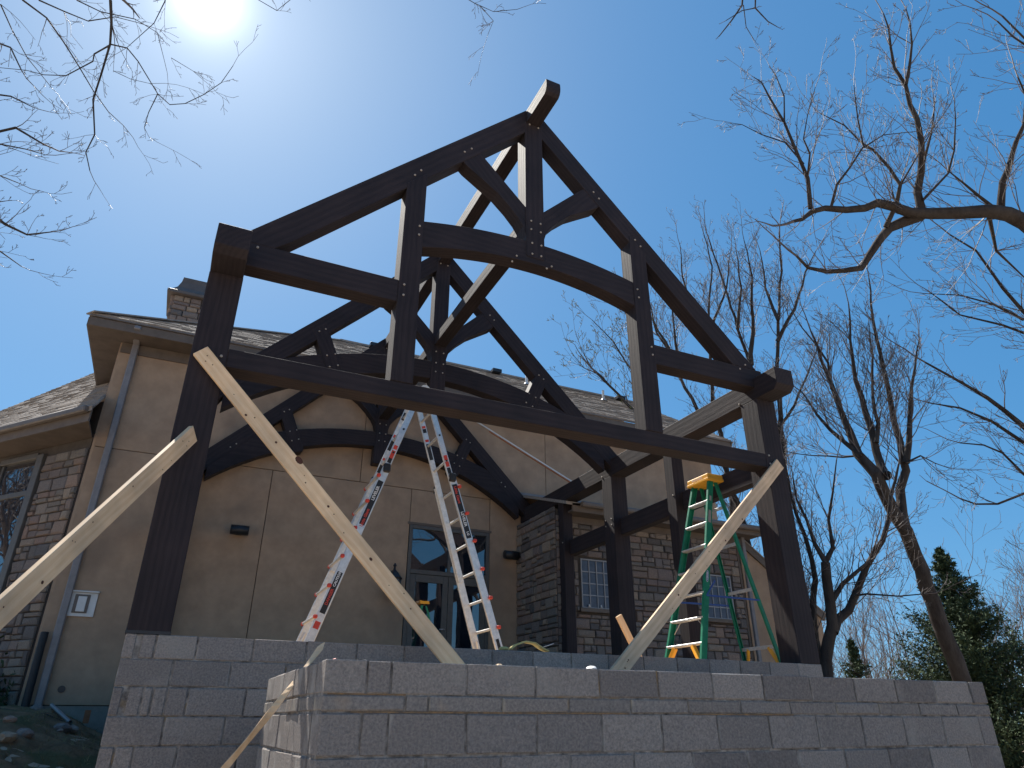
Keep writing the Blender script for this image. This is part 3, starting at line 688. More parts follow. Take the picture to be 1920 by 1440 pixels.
# chimney body
cw_ = .95
box('chimney_core', CH.x-cw_/2, CH.x+cw_/2, CH.y-cw_/2, CH.y+cw_/2, 6.0, 9.0+CH.z, 'stonemortar', chm)
ashlar(chm, Vector((CH.x-cw_/2, CH.y-cw_/2, 0)), Vector((1, 0, 0)), cw_, 7.0, 9.0+CH.z, seed=41, depth=.06)
ashlar(chm, Vector((CH.x-cw_/2, CH.y+cw_/2, 0)), Vector((0, -1, 0)), cw_, 7.0, 9.0+CH.z, seed=42, depth=.06)
prof = [(.64, 9.0), (.64, 9.07), (.56, 9.12), (.46, 9.26), (.40, 9.45), (.38, 9.60), (.30, 9.63)]
vs = []
for h_, z_ in prof: vs += [(-h_, -h_, z_-9), (h_, -h_, z_-9), (h_, h_, z_-9), (-h_, h_, z_-9)]
fs = [(4*i+j, 4*i+(j+1) % 4, 4*i+4+(j+1) % 4, 4*i+4+j) for i in range(len(prof)-1) for j in range(4)]+[(0, 3, 2, 1), tuple(range(4*len(prof)-4, 4*len(prof)))]
mobj('chimney_hood', fixn(mesh('chimney_hood', vs, fs)), 'hood', chm, (CH.x, CH.y, 9.0+CH.z))

# stone extension to the right
SX = thing('stone_extension', (8.8, 6.2, -.6), 'stone faced side wing with two small paned windows behind the right posts', 'house wing')
FY = 5.42
box('wall_core', 6.62, 11.0, FY+.01, WY-.01, -.6, 3.12, 'stonemortar', SX)
W1 = (7.13, 7.78, 1.32, 2.18); W2 = (10.04, 10.70, 1.30, 2.13)
ashlar(SX, Vector((6.60, FY, 0)), Vector((1, 0, 0)), 4.40, -.02, 2.99, holes=[(W1[0]-6.68, W1[1]-6.52, W1[2]-.13, W1[3]+.06), (W2[0]-6.68, W2[1]-6.52, W2[2]-.13, W2[3]+.06)], seed=21)
SX2 = thing('stone_extension', (6.6, 6.3, -.6), 'dark stone side face of the wing, turned towards the stucco wall beside the doors', 'stone wall')
ashlar(SX2, Vector((6.60, WY-.01, 0)), Vector((0, -1, 0)), WY-FY, -.02, 3.16, seed=22)
def paned_window(P_, x0, x1, z0, z1, y, nx_, nz_, mt='glassblock', seed=0):
    w = box('window_glass', x0, x1, y+.012, y+.02, z0, z1, mt, P_)
    f = .022
    fr = box('window_frame', x0-f, x1+f, y-.012, y+.03, z1, z1+f, 'muntin', P_)
    box('window_frame', x0-f, x1+f, y-.012, y+.03, z0-f, z0, 'muntin', P_)
    box('window_frame', x0-f, x0, y-.012, y+.03, z0, z1, 'muntin', P_); box('window_frame', x1, x1+f, y-.012, y+.03, z0, z1, 'muntin', P_)
    for i in range(1, nx_): xx = x0+(x1-x0)*i/nx_; box('muntin', xx-.009, xx+.009, y-.006, y+.011, z0, z1, 'muntin', P_)
    for i in range(1, nz_): zz = z0+(z1-z0)*i/nz_; box('muntin', x0, x1, y-.004, y+.0105, zz-.009, zz+.009, 'muntin', P_)
    box('window_sill', x0-.09, x1+.09, y-.075, y+.03, z0-f-.075, z0-f-.002, 'trim', P_, bev=.006)
paned_window(SX, *W1, FY-.02, 4, 4); paned_window(SX, *W2, FY-.02, 4, 4)
# small ornaments on the sill
for dx in (.12, .38): cyl('sill_ornament', (W1[0]+dx, FY-.04, W1[2]), (W1[0]+dx, FY-.04, W1[2]+.05), .022, 'white', SX, 8, r1=.012)
box('soffit', 6.75, 11.4, 5.04, FY-.002, 2.99, 3.02, 'soffit', SX)
box('frieze_board', 6.86, 11.0, FY-.06, FY-.035, 2.86, 2.988, 'trim', SX)
box('fascia', 6.75, 11.4, 5.0, 5.035, 2.98, 3.14, 'trim', SX)
bar('gutter', (6.9, 4.94, 3.12), (11.5, 4.94, 3.12), .12, .10, 'gutter', SX, bev=.025)
me = fixn(mesh('roof', [(6.62, 5.0, 3.16), (11.5, 5.0, 3.16), (11.5, WY, 3.86), (6.62, WY, 3.86), (6.62, 5.0, 3.10), (11.5, 5.0, 3.10), (11.5, WY, 3.80), (6.62, WY, 3.80)],
     [(0, 1, 2, 3), (7, 6, 5, 4), (0, 4, 5, 1), (1, 5, 6, 2), (2, 6, 7, 3), (3, 7, 4, 0)])); mobj('roof', me, 'shingle', SX)
box('roof_flashing', 6.62, 11.5, WY-.03, WY-.004, 3.84, 3.90, 'spout', SX)
bar('downspout', (11.12, FY-.12, 3.0), (11.12, FY-.12, -.5), .09, .07, 'spout', SX, bev=.012)
box('corner_trim', 11.002, 11.06, FY-.03, FY+.2, -.5, 2.98, 'trim', SX)
# lower stucco link with sloping rake on the far right
LK_ = thing('garden_wall', (12.2, 5.7, -.6), 'stucco side wall with sloping capped top, seen beyond the green stepladder', 'wall')
prism('stucco_wall', [(11.3, -.6), (13.4, -.6), (13.4, 1.5), (11.3, 2.95)], 5.62, 5.9, 0, 'stucco', LK_, bev=.004)
bar('rake_board', (11.1, 5.6, 3.16), (13.5, 5.6, 1.50), .05, .16, 'trim', LK_); bar('coping', (11.1, 5.76, 3.25), (13.5, 5.76, 1.59), .40, .03, 'shingle', LK_)
# wall flashing strip on the stucco
bar('roofline_trim', (5.2, WY-.012, 5.55), (8.05, WY-.012, 4.29), .02, .035, 'white', H, bev=.003)
bar('old_sealant', (5.9, WY-.006, 5.20), (8.0, WY-.006, 4.27), .008, .028, 'paintmark', H, bev=0)

# ------------------------------------------------------------------ french doors under a transom
D = thing('french_doors', (5.08, WY, -.04), 'pair of dark framed glass doors with a two pane transom behind the aluminium ladder', 'door')
fy0, fy1 = WY-.02, WY+.05
def fb(n, x0, x1, z0, z1, dy=0, P_=D): return box(n, x0, x1, fy0+dy, fy1, z0, z1, 'doorframe', P_, bev=.004)
fb('door_frame', DX0+.005, DX0+.075, -.05, DT-.005); fb('door_frame', DX1-.075, DX1-.005, -.05, DT-.005)
fb('door_frame', DX0+.076, DX1-.076, DT-.075, DT-.005); fb('transom_bar', DX0+.076, DX1-.076, 1.98, 2.06)
mxx_ = (DX0+DX1)/2
fb('mullion', mxx_-.03, mxx_+.03, 2.061, DT-.076)
for (a, b) in ((DX0+.076, mxx_-.031), (mxx_+.031, DX1-.076)):
    box('transom_glass', a, b, WY+.012, WY+.02, 2.061, DT-.076, 'glass', D)
for i, (a, b) in enumerate(((DX0+.078, mxx_-.004), (mxx_+.004, DX1-.078))):
    dl = thing('door_leaf', ((a+b)/2, WY, 0), None, None); dl.parent = D; dl.location = Vector(((a+b)/2, WY, 0))-Vector(D.location)
    del_ = [k for k in dl.keys()]
    fb('stile', a, a+.11, -.04, 1.975, .012, dl); fb('stile', b-.11, b, -.04, 1.975, .012, dl); fb('rail', a+.111, b-.111, 1.83, 1.975, .012, dl); fb('rail', a+.111, b-.111, -.04, .18, .012, dl)
    box('door_glass', a+.111, b-.111, WY+.016, WY+.022, .181, 1.829, 'glass', dl)
cyl('door_handle', (mxx_-.05, WY-.06, .98), (mxx_-.16, WY-.06, .98), .010, 'galv', D, 8)
box('stucco_trim', DX0-.04, DX1+.04, WY-.012, WY-.001, DT+.002, DT+.05, 'trim', D)

# wall fixtures
def can_light(x, z, label):
    t = thing('wall_light', (x, WY, z), label, 'wall light', 'cylinder wall lights on the stucco')
    box('mounting_plate', x-.05, x+.05, WY-.02, WY-.001, z-.06, z+.06, 'blackmetal', t)
    bar('bracket', (x, WY-.08, z), (x, WY-.01, z), .04, .04, 'blackmetal', t, bev=.005)
    cyl('housing', (x-.15, WY-.15, z), (x+.15, WY-.15, z), .085, 'blackmetal', t, 20); cyl('end_cap', (x-.155, WY-.15, z), (x-.151, WY-.15, z), .07, 'blackmetal', t, 20)
can_light(1.09, 2.44, 'black cylindrical wall light on stucco, left of the long pine brace')
can_light(6.38, 2.49, 'black cylindrical wall light between the doors and the dark stone corner')
t = thing('wall_lantern', (4.0, WY, 1.7), 'dark metal lantern with pointed finial on the stucco left of the doors', 'lantern')
bar('arm', (3.93, WY-.01, 1.75), (3.93, WY-.16, 1.75), .03, .03, 'blackmetal', t, bev=.004); box('back_plate', 3.87, 3.99, WY-.02, WY-.001, 1.6, 1.85, 'blackmetal', t)
lp = [(.03, 1.42), (.07, 1.46), (.10, 1.50), (.135, 1.80), (.15, 1.81), (.16, 1.83), (.09, 1.92), (.03, 1.98), (.02, 2.03), (.035, 2.06), (.005, 2.11)]
def lathe(name, prof, cx, cy, n, mt, parent):
    vs = [(cx+r_*math.cos(2*PI*i/n), cy+r_*math.sin(2*PI*i/n), z_) for r_, z_ in prof for i in range(n)]
    fs = [(k*n+i, k*n+(i+1) % n, (k+1)*n+(i+1) % n, (k+1)*n+i) for k in range(len(prof)-1) for i in range(n)]+[tuple(range(n)), tuple(range(len(vs)-n, len(vs)))]
    return mobj(name, fixn(mesh(name, [Vector(v) for v in vs], fs)), mt, parent)
o = lathe('lantern_body', lp[:4], 3.93, WY-.2, 6, 'glassblock', t); lathe('lantern_roof', lp[3:], 3.93, WY-.2, 6, 'blackmetal', t)
for i in range(6):
    a = 2*PI*i/6; c_, s_ = math.cos(a), math.sin(a)
    bar('lantern_rib', (3.93+.10*c_, WY-.2+.10*s_, 1.5), (3.93+.137*c_, WY-.2+.137*s_, 1.8), .012, .012, 'blackmetal', t, bev=0)
t = thing('vent_hood', (-1.03, WY, 1.06), 'white square exhaust vent hood low on the stucco by the downspout', 'vent')
box('vent_flange', -1.25, -.83, WY-.03, WY-.001, .88, 1.24, 'white', t, bev=.004); box('vent_top', -1.26, -.82, WY-.07, WY-.001, 1.242, 1.265, 'white', t, bev=.004)
box('vent_recess', -1.14, -.93, WY-.045, WY-.031, .93, 1.21, 'gutter', t, bev=.004); box('vent_flap', -1.09, -.97, WY-.062, WY-.046, .95, 1.18, 'white', t, bev=.004)
t = cyl('pipe_sleeve', (-1.0, WY-.015, -.16), (-1.0, WY+.02, -.16), .05, 'blackmetal', H, 14)
bar('downspout', (-1.24, WY-.06, 5.66), (-1.24, WY-.06, -.52), .11, .09, 'spout', H, up=(0, 1, 0), bev=.015)
bar('downspout', (-1.24, WY-.06, 5.68), (-1.24, EY-.02, 5.80), .11, .09, 'spout', H, bev=.015)
box('spray_mark', -.62, -.54, WY+.008, WY+.0115, -.62, -.44, 'paintmark', H)
# black drain pipe leaning in the corner, pipes on the dirt
PB = tube('drain_pipe', [(-1.40, WY-.12, .62), (-1.40, WY-.14, .4), (-1.38, WY-.16, -.55)], .055, 'black'); tag(PB, 'short black pipe standing against the stucco corner beside the downspout', 'pipe')

# ------------------------------------------------------------------ stone wing on the left
WG = thing('stone_wing', (-2.6, 8.4, -.6), 'stone faced angled wing on the far left with a tall window under low eaves', 'house wing')
wd = Vector((-.64, .768, 0)).normalized(); wn = Vector((-wd.y, wd.x, 0))  # wn points back to the house inside
if wn.y < 0: wn = -wn
P0 = Vector((-1.53, 7.10, 0))
def wq(s, n_, z): return P0+wd*s+wn*n_+Vector((0, 0, z))
def wbox(name, s0, s1, n0, n1, z0, z1, mt, parent=WG, bev=0.0):
    c = wq((s0+s1)/2, (n0+n1)/2, (z0+z1)/2); me = fixn(mesh(name, boxv(-(s1-s0)/2, (s1-s0)/2, -(n1-n0)/2, (n1-n0)/2, -(z1-z0)/2, (z1-z0)/2), BOXF))
    if bev: bevel_mesh(me, bev)
    o = bpy.data.objects.new(name, me); me.materials.append(M[mt]); o.location = c
    o.rotation_euler = Matrix((wd, wn, Vector((0, 0, 1)))).transposed().to_euler(); return link(o, parent)
# wall stones run from far left to the corner: org at s=5, axis = -wd, face must look to -wn
wbox('wall_core', 0, 5, .012, .3, -.7, 3.9, 'stonemortar'); wbox('wall_top', -.02, 5, .02, .3, 3.901, 4.5, 'trim')
ashlar(WG, wq(2.9, 0, 0), -wd, 2.9, -.55, 3.62, holes=[(2.9-2.45, 2.9-1.08, .30, 3.68)], seed=31, limit=290)
wbox('window_trim', 1.10, 1.27, -.075, .05, .3, 3.66, 'doorframe', bev=.008); wbox('window_trim', 2.32, 2.44, -.075, .05, .3, 3.66, 'doorframe', bev=.008)
wbox('window_trim', 1.271, 2.319, -.075, .05, 3.60, 3.70, 'doorframe', bev=.008); wbox('window_sill', 1.08, 2.46, -.10, .05, .2, .30, 'doorframe', bev=.008)
wbox('window_frame', 1.272, 1.34, -.03, .05, .3, 3.6, 'doorframe', bev=.004); wbox('window_frame', 2.25, 2.318, -.03, .05, .3, 3.6, 'doorframe', bev=.004)
wbox('window_frame', 1.341, 2.249, -.03, .05, 2.94, 3.03, 'doorframe', bev=.004)
wbox('window_glass', 1.341, 2.249, -.005, .01, 3.031, 3.599, 'glass'); wbox('window_glass', 1.341, 2.249, -.005, .01, .301, 2.939, 'glass')
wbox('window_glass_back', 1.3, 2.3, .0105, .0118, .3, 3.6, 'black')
# eave, soffit, roof
so_ = [wq(a, b, c) for c in (3.80, 3.84) for (a, b) in ((-.60, -.5), (5.2, -.5), (5.2, -.001), (0, -.001))]
mobj('soffit', fixn(mesh('soffit', so_, [(0, 1, 2, 3), (7, 6, 5, 4), (0, 4, 5, 1), (1, 5, 6, 2), (2, 6, 7, 3), (3, 7, 4, 0)])), 'soffit', WG); wbox('fascia', -.62, 5.2, -.53, -.502, 3.80, 4.02, 'trim')
wbox('gutter', -.60, 5.2, -.64, -.533, 3.95, 4.06, 'gutter', bev=.02)
def rz(n_): return 4.09+1.0*(n_+.5)
q = [wq(-.68, -.56, rz(-.56)), wq(5.5, -.56, rz(-.56)), wq(5.5, 3.4, rz(3.4)), wq(2.6, 2.17, rz(2.17))]
q2 = [v-Vector((0, 0, .06)) for v in q]
WR = mobj('roof', fixn(mesh('roof', q+q2, [(0, 1, 2, 3), (7, 6, 5, 4), (0, 4, 5, 1), (1, 5, 6, 2), (2, 6, 7, 3), (3, 7, 4, 0)])), 'shingle', WG)
uw = (wn+Vector((0, 0, 1))).normalized(); 
shingles(WR, wq(5.5, -.56, rz(-.56)), -wd, uw, 6.1, lambda t: (0, 5.5-max(1.2*(-.56+t/1.4142)+.0, ((-.56+t/1.4142)-1.0625)/.425)), int(3.96*math.sqrt(2)/.14), seed=5)
for s_, n_ in ((1.25, 1.42), (2.75, 2.02)):
    wbox('ridge_vent', s_-.18, s_+.18, n_+.02, n_+.25, rz(n_)+.02, rz(n_)+.13, 'blackmetal', WR, bev=.02)
bar('flashing', (-1.62, 6.95, 3.98), (-1.90, 7.12, 4.12), .12, .05, 'galv', WG, bev=.015)

# ------------------------------------------------------------------ boards bracing the posts
def nails(parent, spots):
    for p in spots:
        c = Vector(p); o = cyl('nail_hole', c, c+Vector((0, -.0015, 0)), .006, 'knot', None, 8)
def board(name, p0, p1, w, t, mt, label, cat='board', up=(0, -1, 0), warp=0, group='boards bracing the frame', marks=()):
    root = thing(name, (Vector(p0)+Vector(p1))/2, label, cat, group)
    b = bar('board', p0, p1, w, t, mt, root, up=up, bev=.0025, warp=warp)
    L = (Vector(p1)-Vector(p0)).length
    for (s, a, r_, asp) in marks:
        me = fixn(mesh('nail_hole' if r_ < .01 else 'knot', [(r_*asp*math.cos(2*PI*i/10), r_*math.sin(2*PI*i/10), 0) for i in range(10)]+[(0, 0, .0012)], [(i, (i+1) % 10, 10) for i in range(10)]))
        me.materials.append(M['knot']); o = bpy.data.objects.new('nail_hole' if r_ < .01 else 'knot', me)
        bb = warp*math.sin(PI*s)
        o.parent = b; sc.collection.objects.link(o); o.location = (-L/2+L*s, a*w, t/2+.0006+bb)
    return root
mk = lambda seed, n: [(random.Random(seed+i).uniform(.03, .97), random.Random(seed*3+i).uniform(-.38, .38), random.Random(seed+7*i).choice((.004, .005, .006, .010)), 1.2) for i in range(n)]
b1 = board('brace_board', (.075, -.024, 2.36), (2.78, -.40, -.52), .140, .038, 'pine', 'long pale pine brace from the left post down to the right', marks=mk(11, 16)+[(.02, .1, .006, 1), (.03, -.2, .006, 1), (.045, 0, .006, 1), (.335, .44, .026, 1.6), (.60, .05, .012, 1.4)])
b2 = board('brace_board', (.16, -.05, 1.58), (-1.14, -2.83, -1.54), .140, .038, 'pine', 'pale pine brace from the left post out of frame to the lower left', marks=mk(23, 20)+[(.03, .1, .006, 1), (.05, -.2, .006, 1)], up=(.8, -.45, .05))
b3 = board('brace_board', (6.83, -.024, 2.33), (3.74, -.34, -.46), .140, .038, 'oldpine', 'dirty weathered board brace from the right post down to the left', marks=mk(37, 14)+[(.88, .15, .008, 1), (.90, -.12, .008, 1), (.86, 0, .008, 1)])
b4 = board('board_offcut', (5.30, 1.5, .60), (5.62, 1.5, .02), .085, .03, 'pine', 'short tan board leaning behind the lower end of the right brace', 'board', up=(0, -1, 0), group=None)
# twisted lath
pts = [(1.16, -1.5, -.145), (.67, -1.62, -.82)]
n = 26; vs = []; A_, B_ = Vector(pts[0]), Vector((.55, -1.66, -.98)); dr = (B_-A_).normalized(); s1 = dr.cross(Vector((0, 1, 0))).normalized(); s2 = dr.cross(s1)
for i in range(n+1):
    t_ = i/n; c = A_.lerp(B_, t_)+Vector((0, 0, -.02*math.sin(PI*t_))); a = .25+2.2*t_ if t_ < .45 else 1.24-.6*(t_-.45)
    a = 1.15*math.sin(t_*7.5)*(1-t_*.4)+.15
    d = (s1*math.cos(a)+s2*math.sin(a))*.019*(1 if i else .1); tt = s1.cross(dr)*.0
    nn = dr.cross(d).normalized()*.002
    vs += [c-d-nn, c+d-nn, c+d+nn, c-d+nn]
fs = [(4*i+j, 4*i+(j+1) % 4, 4*i+4+(j+1) % 4, 4*i+4+j) for i in range(n) for j in range(4)]+[(0, 1, 2, 3), (4*n+3, 4*n+2, 4*n+1, 4*n)]
me = fixn(mesh('wood_lath', vs, fs)); tag(mobj('wood_lath', me, 'pine'), 'thin twisted wooden lath leaning across the corner of the front block wall', 'lath')
# yellow strap
acc = [(3.17, .12, .012), (3.22, .12, .05), (3.32, .12, .085), (3.42, .12, .075), (3.50, .12, .03), (3.56, .12, .01)]
vs = []; 
for p in acc: vs += [(p[0], p[1]-.04, p[2]), (p[0], p[1]+.05, p[2]), (p[0], p[1]+.05, p[2]+.012), (p[0], p[1]-.04, p[2]+.012)]
fs = [(4*i+j, 4*i+(j+1) % 4, 4*i+4+(j+1) % 4, 4*i+4+j) for i in range(len(acc)-1) for j in range(4)]+[(0, 1, 2, 3), (23, 22, 21, 20)]
tag(mobj('strap', fixn(mesh('strap', vs, fs)), 'strap'), 'yellow strap arched over the top of the back block wall', 'strap')
bar('strap_hook', (3.46, .10, .035), (3.62, .10, .085), .012, .006, 'galv', None); bpy.data.objects['strap_hook']['label'] = 'thin metal strip poking out beside the yellow strap'; bpy.data.objects['strap_hook']['category'] = 'metal strip'
rock('sponge', (3.10, .10, .02), (.05, .03, .02), 'strap', 17, 'small pale yellow scrap at the right foot of the aluminium ladder', 'rubble')

# ------------------------------------------------------------------ aluminium ladder
def lerp(a, b, t): return Vector(a)+(Vector(b)-Vector(a))*t
AL = thing('folding_ladder', (2.47, 1.25, -.04), 'silver aluminium A-frame folding ladder with red lock tabs under the tie beam', 'ladder')
topz = 2.90
nearL = ((1.455, 1.0, -.04), (2.43, 1.0, topz)); farL = ((1.455, 1.60, -.04), (2.43, 1.42, topz))
nearR = ((3.505, 1.0, -.04), (2.51, 1.0, topz)); farR = ((3.505, 1.60, -.04), (2.51, 1.42, topz))
def rail(a, b, t0, t1, w, d, mt, parent, off=Vector((0, 0, 0))):
    p, q = lerp(a, b, t0)+off, lerp(a, b, t1)+off
    return bar('rail', p, q, w, d, mt, parent, up=(1, 0, 0), bev=.004)
for side, (na, fa) in enumerate(((nearL, farL), (nearR, farR))):
    s = -1 if side == 0 else 1
    for (rl_, sg) in ((na, -1), (fa, 1)):
        lo = rail(rl_[0], rl_[1], 0, .66, .030, .085, 'alu', AL)
        up_ = rail(rl_[0], rl_[1], .30, 1.0, .026, .068, 'alu', AL, Vector((0, -sg*.030, 0)))
        # rubber foot and lock
        f_ = lerp(*rl_, .012); box('foot', f_.x-.06, f_.x+.06, f_.y-.03, f_.y+.03, -.045, .02, 'black', AL, bev=.008)
        lk = lerp(*rl_, .655); lo_ = bar('lock', lk+Vector((0, sg*.02, -.05)), lk+Vector((0, sg*.02, .05)), .055, .075, 'black', AL, up=(1, 0, 0), bev=.012)
    k = 0
    for i in range(1, 10):
        z_ = .02+.295*i
        if z_ > 2.75: break
        t_ = (z_+.04)/(topz+.04)
        a, b = lerp(*na, t_), lerp(*fa, t_)
        e = Vector((0, .03, 0)) if t_ > .66 else Vector((s*.052, -.03, 0))
        bar('rung', a+e, b+Vector((e.x, -e.y, 0)), .030, .026, 'alu', AL, bev=.006)
        if t_ < .70:
            for q_, sg in ((a, -1), (b, 1)):
                bar('lock_tab', q_+Vector((s*.052, sg*.012, 0)), q_+Vector((s*.052, sg*.052, 0)), .040, .036, 'red', AL, bev=.008)
        # round bosses on the near upper rail
        if t_ > .66:
            cyl('rung_end', a+Vector((0, .008, 0)), a+Vector((0, -.002+.01, 0)), .012, 'black', AL, 10) if False else cyl('rung_end', a+Vector((0, .012, 0)), a+Vector((0, .010+.002, 0))+Vector((0, -.004, 0)), .012, 'black', AL, 10)
    # lower flare struts
    bar('leg_brace', lerp(*fa, .09)-Vector((0, .06, 0)), lerp(*fa, .012)-Vector((0, .02, 0)), .02, .02, 'alu', AL)
bar('hinge', (2.47, .99, topz), (2.47, 1.44, topz), .14, .10, 'alu', AL, bev=.03)
for y in (.985, 1.445): cyl('hinge_disc', (2.47, y-.012, topz), (2.47, y+.012, topz), .06, 'white', AL, 18)
# printed labels on the camera-side faces of the near rails
def rail_label(rl_, t, w, h, mt, y, flip):
    c = lerp(*rl_, t); ax = (Vector(rl_[1])-Vector(rl_[0])).normalized()
    o = bar('label', c-ax*w/2+Vector((0, y, 0)), c+ax*w/2+Vector((0, y, 0)), .0012, h, mt, AL, up=ax.cross(Vector((0, 1, 0))), bev=0)
    return c, ax
def rail_text(rl_, t, body, size, mt, y, up=True):
    c = lerp(*rl_, t); ax = (Vector(rl_[1])-Vector(rl_[0])).normalized()
    if not up: ax = -ax
    zz = Vector((0, -1, 0)); yy = zz.cross(ax).normalized(); m3 = Matrix((ax, yy, zz)).transposed()
    return text('lettering', body, size, m3, c+Vector((0, y, 0)), mt, AL, font_bold=.0012)
LY = -.0162
# left near rail reads upward, right near rail reads downward
rail_label(nearL, .520, .52, .060, 'black', LY, 0); rail_text(nearL, .462, 'Little Giant', .044, 'red', LY-.0012); rail_text(nearL, .555, 'LEVELER', .046, 'white', LY-.0012)
rail_label(nearR, .530, .62, .060, 'black', LY, 0); rail_text(nearR, .590, 'Little Giant', .044, 'red', LY-.0012, False); rail_text(nearR, .500, 'LEVELER', .046, 'white', LY-.0012, False); rail_text(nearR, .447, 'LG', .036, 'white', LY-.0012, False)
LU = .030-.0138
for rl_, ts in ((nearL, ((.715, .10, 'red'), (.69, .06, 'black'), (.745, .05, 'red'))), (nearR, ((.735, .06, 'red'), (.71, .06, 'red'), (.685, .07, 'black')))):
    for (t, w, mt) in ts: rail_label(rl_, t, w, .042, mt, LU, 0)
rail_label(nearL, .20, .42, .055, 'black', LY, 0); rail_text(nearL, .185, 'DANGER', .040, 'red', LY-.0012); rail_text(nearL, .245, 'CAUTION', .036, 'white', LY-.0012)
rail_label(nearL, .095, .07, .055, 'red', LY, 0); rail_label(nearR, .055, .16, .035, 'black', LY, 0)
# labels on the inner faces of the upper far rails
for (t, w, mt) in ((.97, .05, 'red'), (.93, .10, 'black'), (.89, .04, 'white'), (.84, .04, 'red'), (.80, .13, 'black'), (.74, .03, 'red'), (.70, .10, 'black')):
    c = lerp(*farL, t); ax = (Vector(farL[1])-Vector(farL[0])).normalized()
    bar('label', c-ax*w/2+Vector((0, -.0445, 0)), c+ax*w/2+Vector((0, -.0445, 0)), .0012, .050, mt, AL, up=ax.cross(Vector((0, 1, 0))), bev=0)
for (t, w, mt) in ((.90, .03, 'red'), (.885, .05, 'black'), (.845, .03, 'red'), (.80, .20, 'black')):
    c = lerp(*farR, t); ax = (Vector(farR[1])-Vector(farR[0])).normalized()
    bar('label', c-ax*w/2+Vector((0, -.0445, 0)), c+ax*w/2+Vector((0, -.0445, 0)), .0012, .045, mt, AL, up=ax.cross(Vector((0, 1, 0))), bev=0)

# ------------------------------------------------------------------ green stepladder
GL = thing('stepladder', (6.5, 1.15, -.04), 'green fibreglass stepladder with yellow top cap beside the right post', 'ladder')
gn = ((6.00, .85, -.04), (6.50, .88, 2.33)); gf_ = ((6.00, 1.60, -.04), (6.50, 1.24, 2.33))
rn = ((7.27, .85, -.04), (6.60, .90, 2.33)); rf_ = ((7.27, 1.52, -.04), (6.60, 1.22, 2.33))
def channel(name, a, b, web, fl, mt, parent, inward):
    """C-shaped rail: web plate plus two flanges"""
    ax = (Vector(b)-Vector(a)).normalized(); side = Vector((0, inward, 0)); dep = ax.cross(Vector((0, 1, 0))).normalized()
    vs = []; prof = [(-web/2, 0), (web/2, 0), (web/2, fl), (web/2-.006, fl), (web/2-.006, .006), (-web/2+.006, .006), (-web/2+.006, fl), (-web/2, fl)]
    org = parent_loc(parent)
    for p in (Vector(a), Vector(b)):
        for (u, v) in prof: vs.append(p+dep*u+side*v-(Vector(a)+Vector(b))/2)
    n = 8; fs = [(i, (i+1) % n, n+(i+1) % n, n+i) for i in range(n)]+[tuple(range(n)), tuple(range(2*n-1, n-1, -1))]
    return mobj(name, fixn(mesh(name, vs, fs)), mt, parent, (Vector(a)+Vector(b))/2)
channel('rail', *gn, .080, .035, 'green', GL, 1); channel('rail', *gf_, .080, .035, 'green', GL, -1)
channel('rear_rail', *rn, .045, .030, 'green', GL, 1); channel('rear_rail', *rf_, .045, .030, 'green', GL, -1)
for i in range(1, 8):
    z_ = -.04+.298*i; t_ = (z_+.04)/2.37
    a, b = lerp(*gn, t_), lerp(*gf_, t_)
    bar('step', a+Vector((0, .008, 0)), b-Vector((0, .008, 0)), .085, .026, 'alu', GL, bev=.004)
    if i in (1, 2):
        for (p, q_) in ((a, b), (b, a)):
            d = (q_-p).normalized()
            if i == 2: bar('step_brace', p-Vector((0, 0, .14))+d*.015, p+d*.16-Vector((0, 0, .012)), .008, .008, 'galv', GL, bev=0)
for (p, q_) in ((gn, gf_), (gf_, gn)):
    a = lerp(*p, .02); d = (Vector(q_[0])-Vector(p[0])).normalized()
    bar('foot_brace', a+d*.03+Vector((0, 0, .0)), a+d*.20+Vector((.03, 0, .235)), .05, .055, 'yellow', GL, bev=.006)
    a = lerp(*p, .005); box('foot', a.x-.05, a.x+.05, a.y-.025, a.y+.025, -.045, -.005, 'black', GL, bev=.006)
for t_ in (.13, .42, .66, .86):
    a, b = lerp(*rn, t_), lerp(*rf_, t_); bar('rear_bar', a+Vector((0, .004, 0)), b-Vector((0, .004, 0)), .012, .042, 'pine' if False else 'alu', GL, bev=.002)
for (p, q_) in ((rn, rf_), (rf_, rn)):
    a = lerp(*p, .01); d = (Vector(q_[0])-Vector(p[0])).normalized(); c = lerp(*p, .13)
    bar('foot_brace', a+d*.02, c+d*.13, .035, .05, 'yellow', GL, bev=.006)
for (p, q_) in ((gn, rn), (gf_, rf_)):
    a, b = lerp(*p, .36), lerp(*q_, .36); bar('spreader', a, b, .012, .022, 'blue', GL, bev=.002)
    a, b = lerp(*p, .36), lerp(*p, .44)+Vector((.12, 0, 0)); bar('spreader', a, b, .012, .02, 'blue', GL, bev=.002)
cap = box('top_cap', 6.42, 6.68, .84, 1.28, 2.335, 2.42, 'yellow', GL, bev=.012)
box('cap_skirt', 6.415, 6.685, .835, 1.285, 2.325, 2.36, 'yellow', GL, bev=.006)
def xtext(body, size, c, mt, P_):   # reads towards -x viewer
    m3 = Matrix((Vector((0, -1, 0)), Vector((0, 0, 1)), Vector((-1, 0, 0)))).transposed(); return text('lettering', body, size, m3, c, mt, P_)
xtext('WERNER', .055, (6.414, 1.06, 2.385), 'white', GL)
ax = (Vector(gn[1])-Vector(gn[0])).normalized(); c = lerp(*gn, .42)
vs = [(.075*math.cos(2*PI*i/20), .022*math.sin(2*PI*i/20), 0) for i in range(20)]
def onrail(t, dy):
    zz = Vector((0, -1, 0)); yy = zz.cross(ax).normalized(); return Matrix((ax, yy, zz)).transposed(), lerp(*gn, t)+Vector((0, dy, 0))
m3, c = onrail(.46, -.0015)
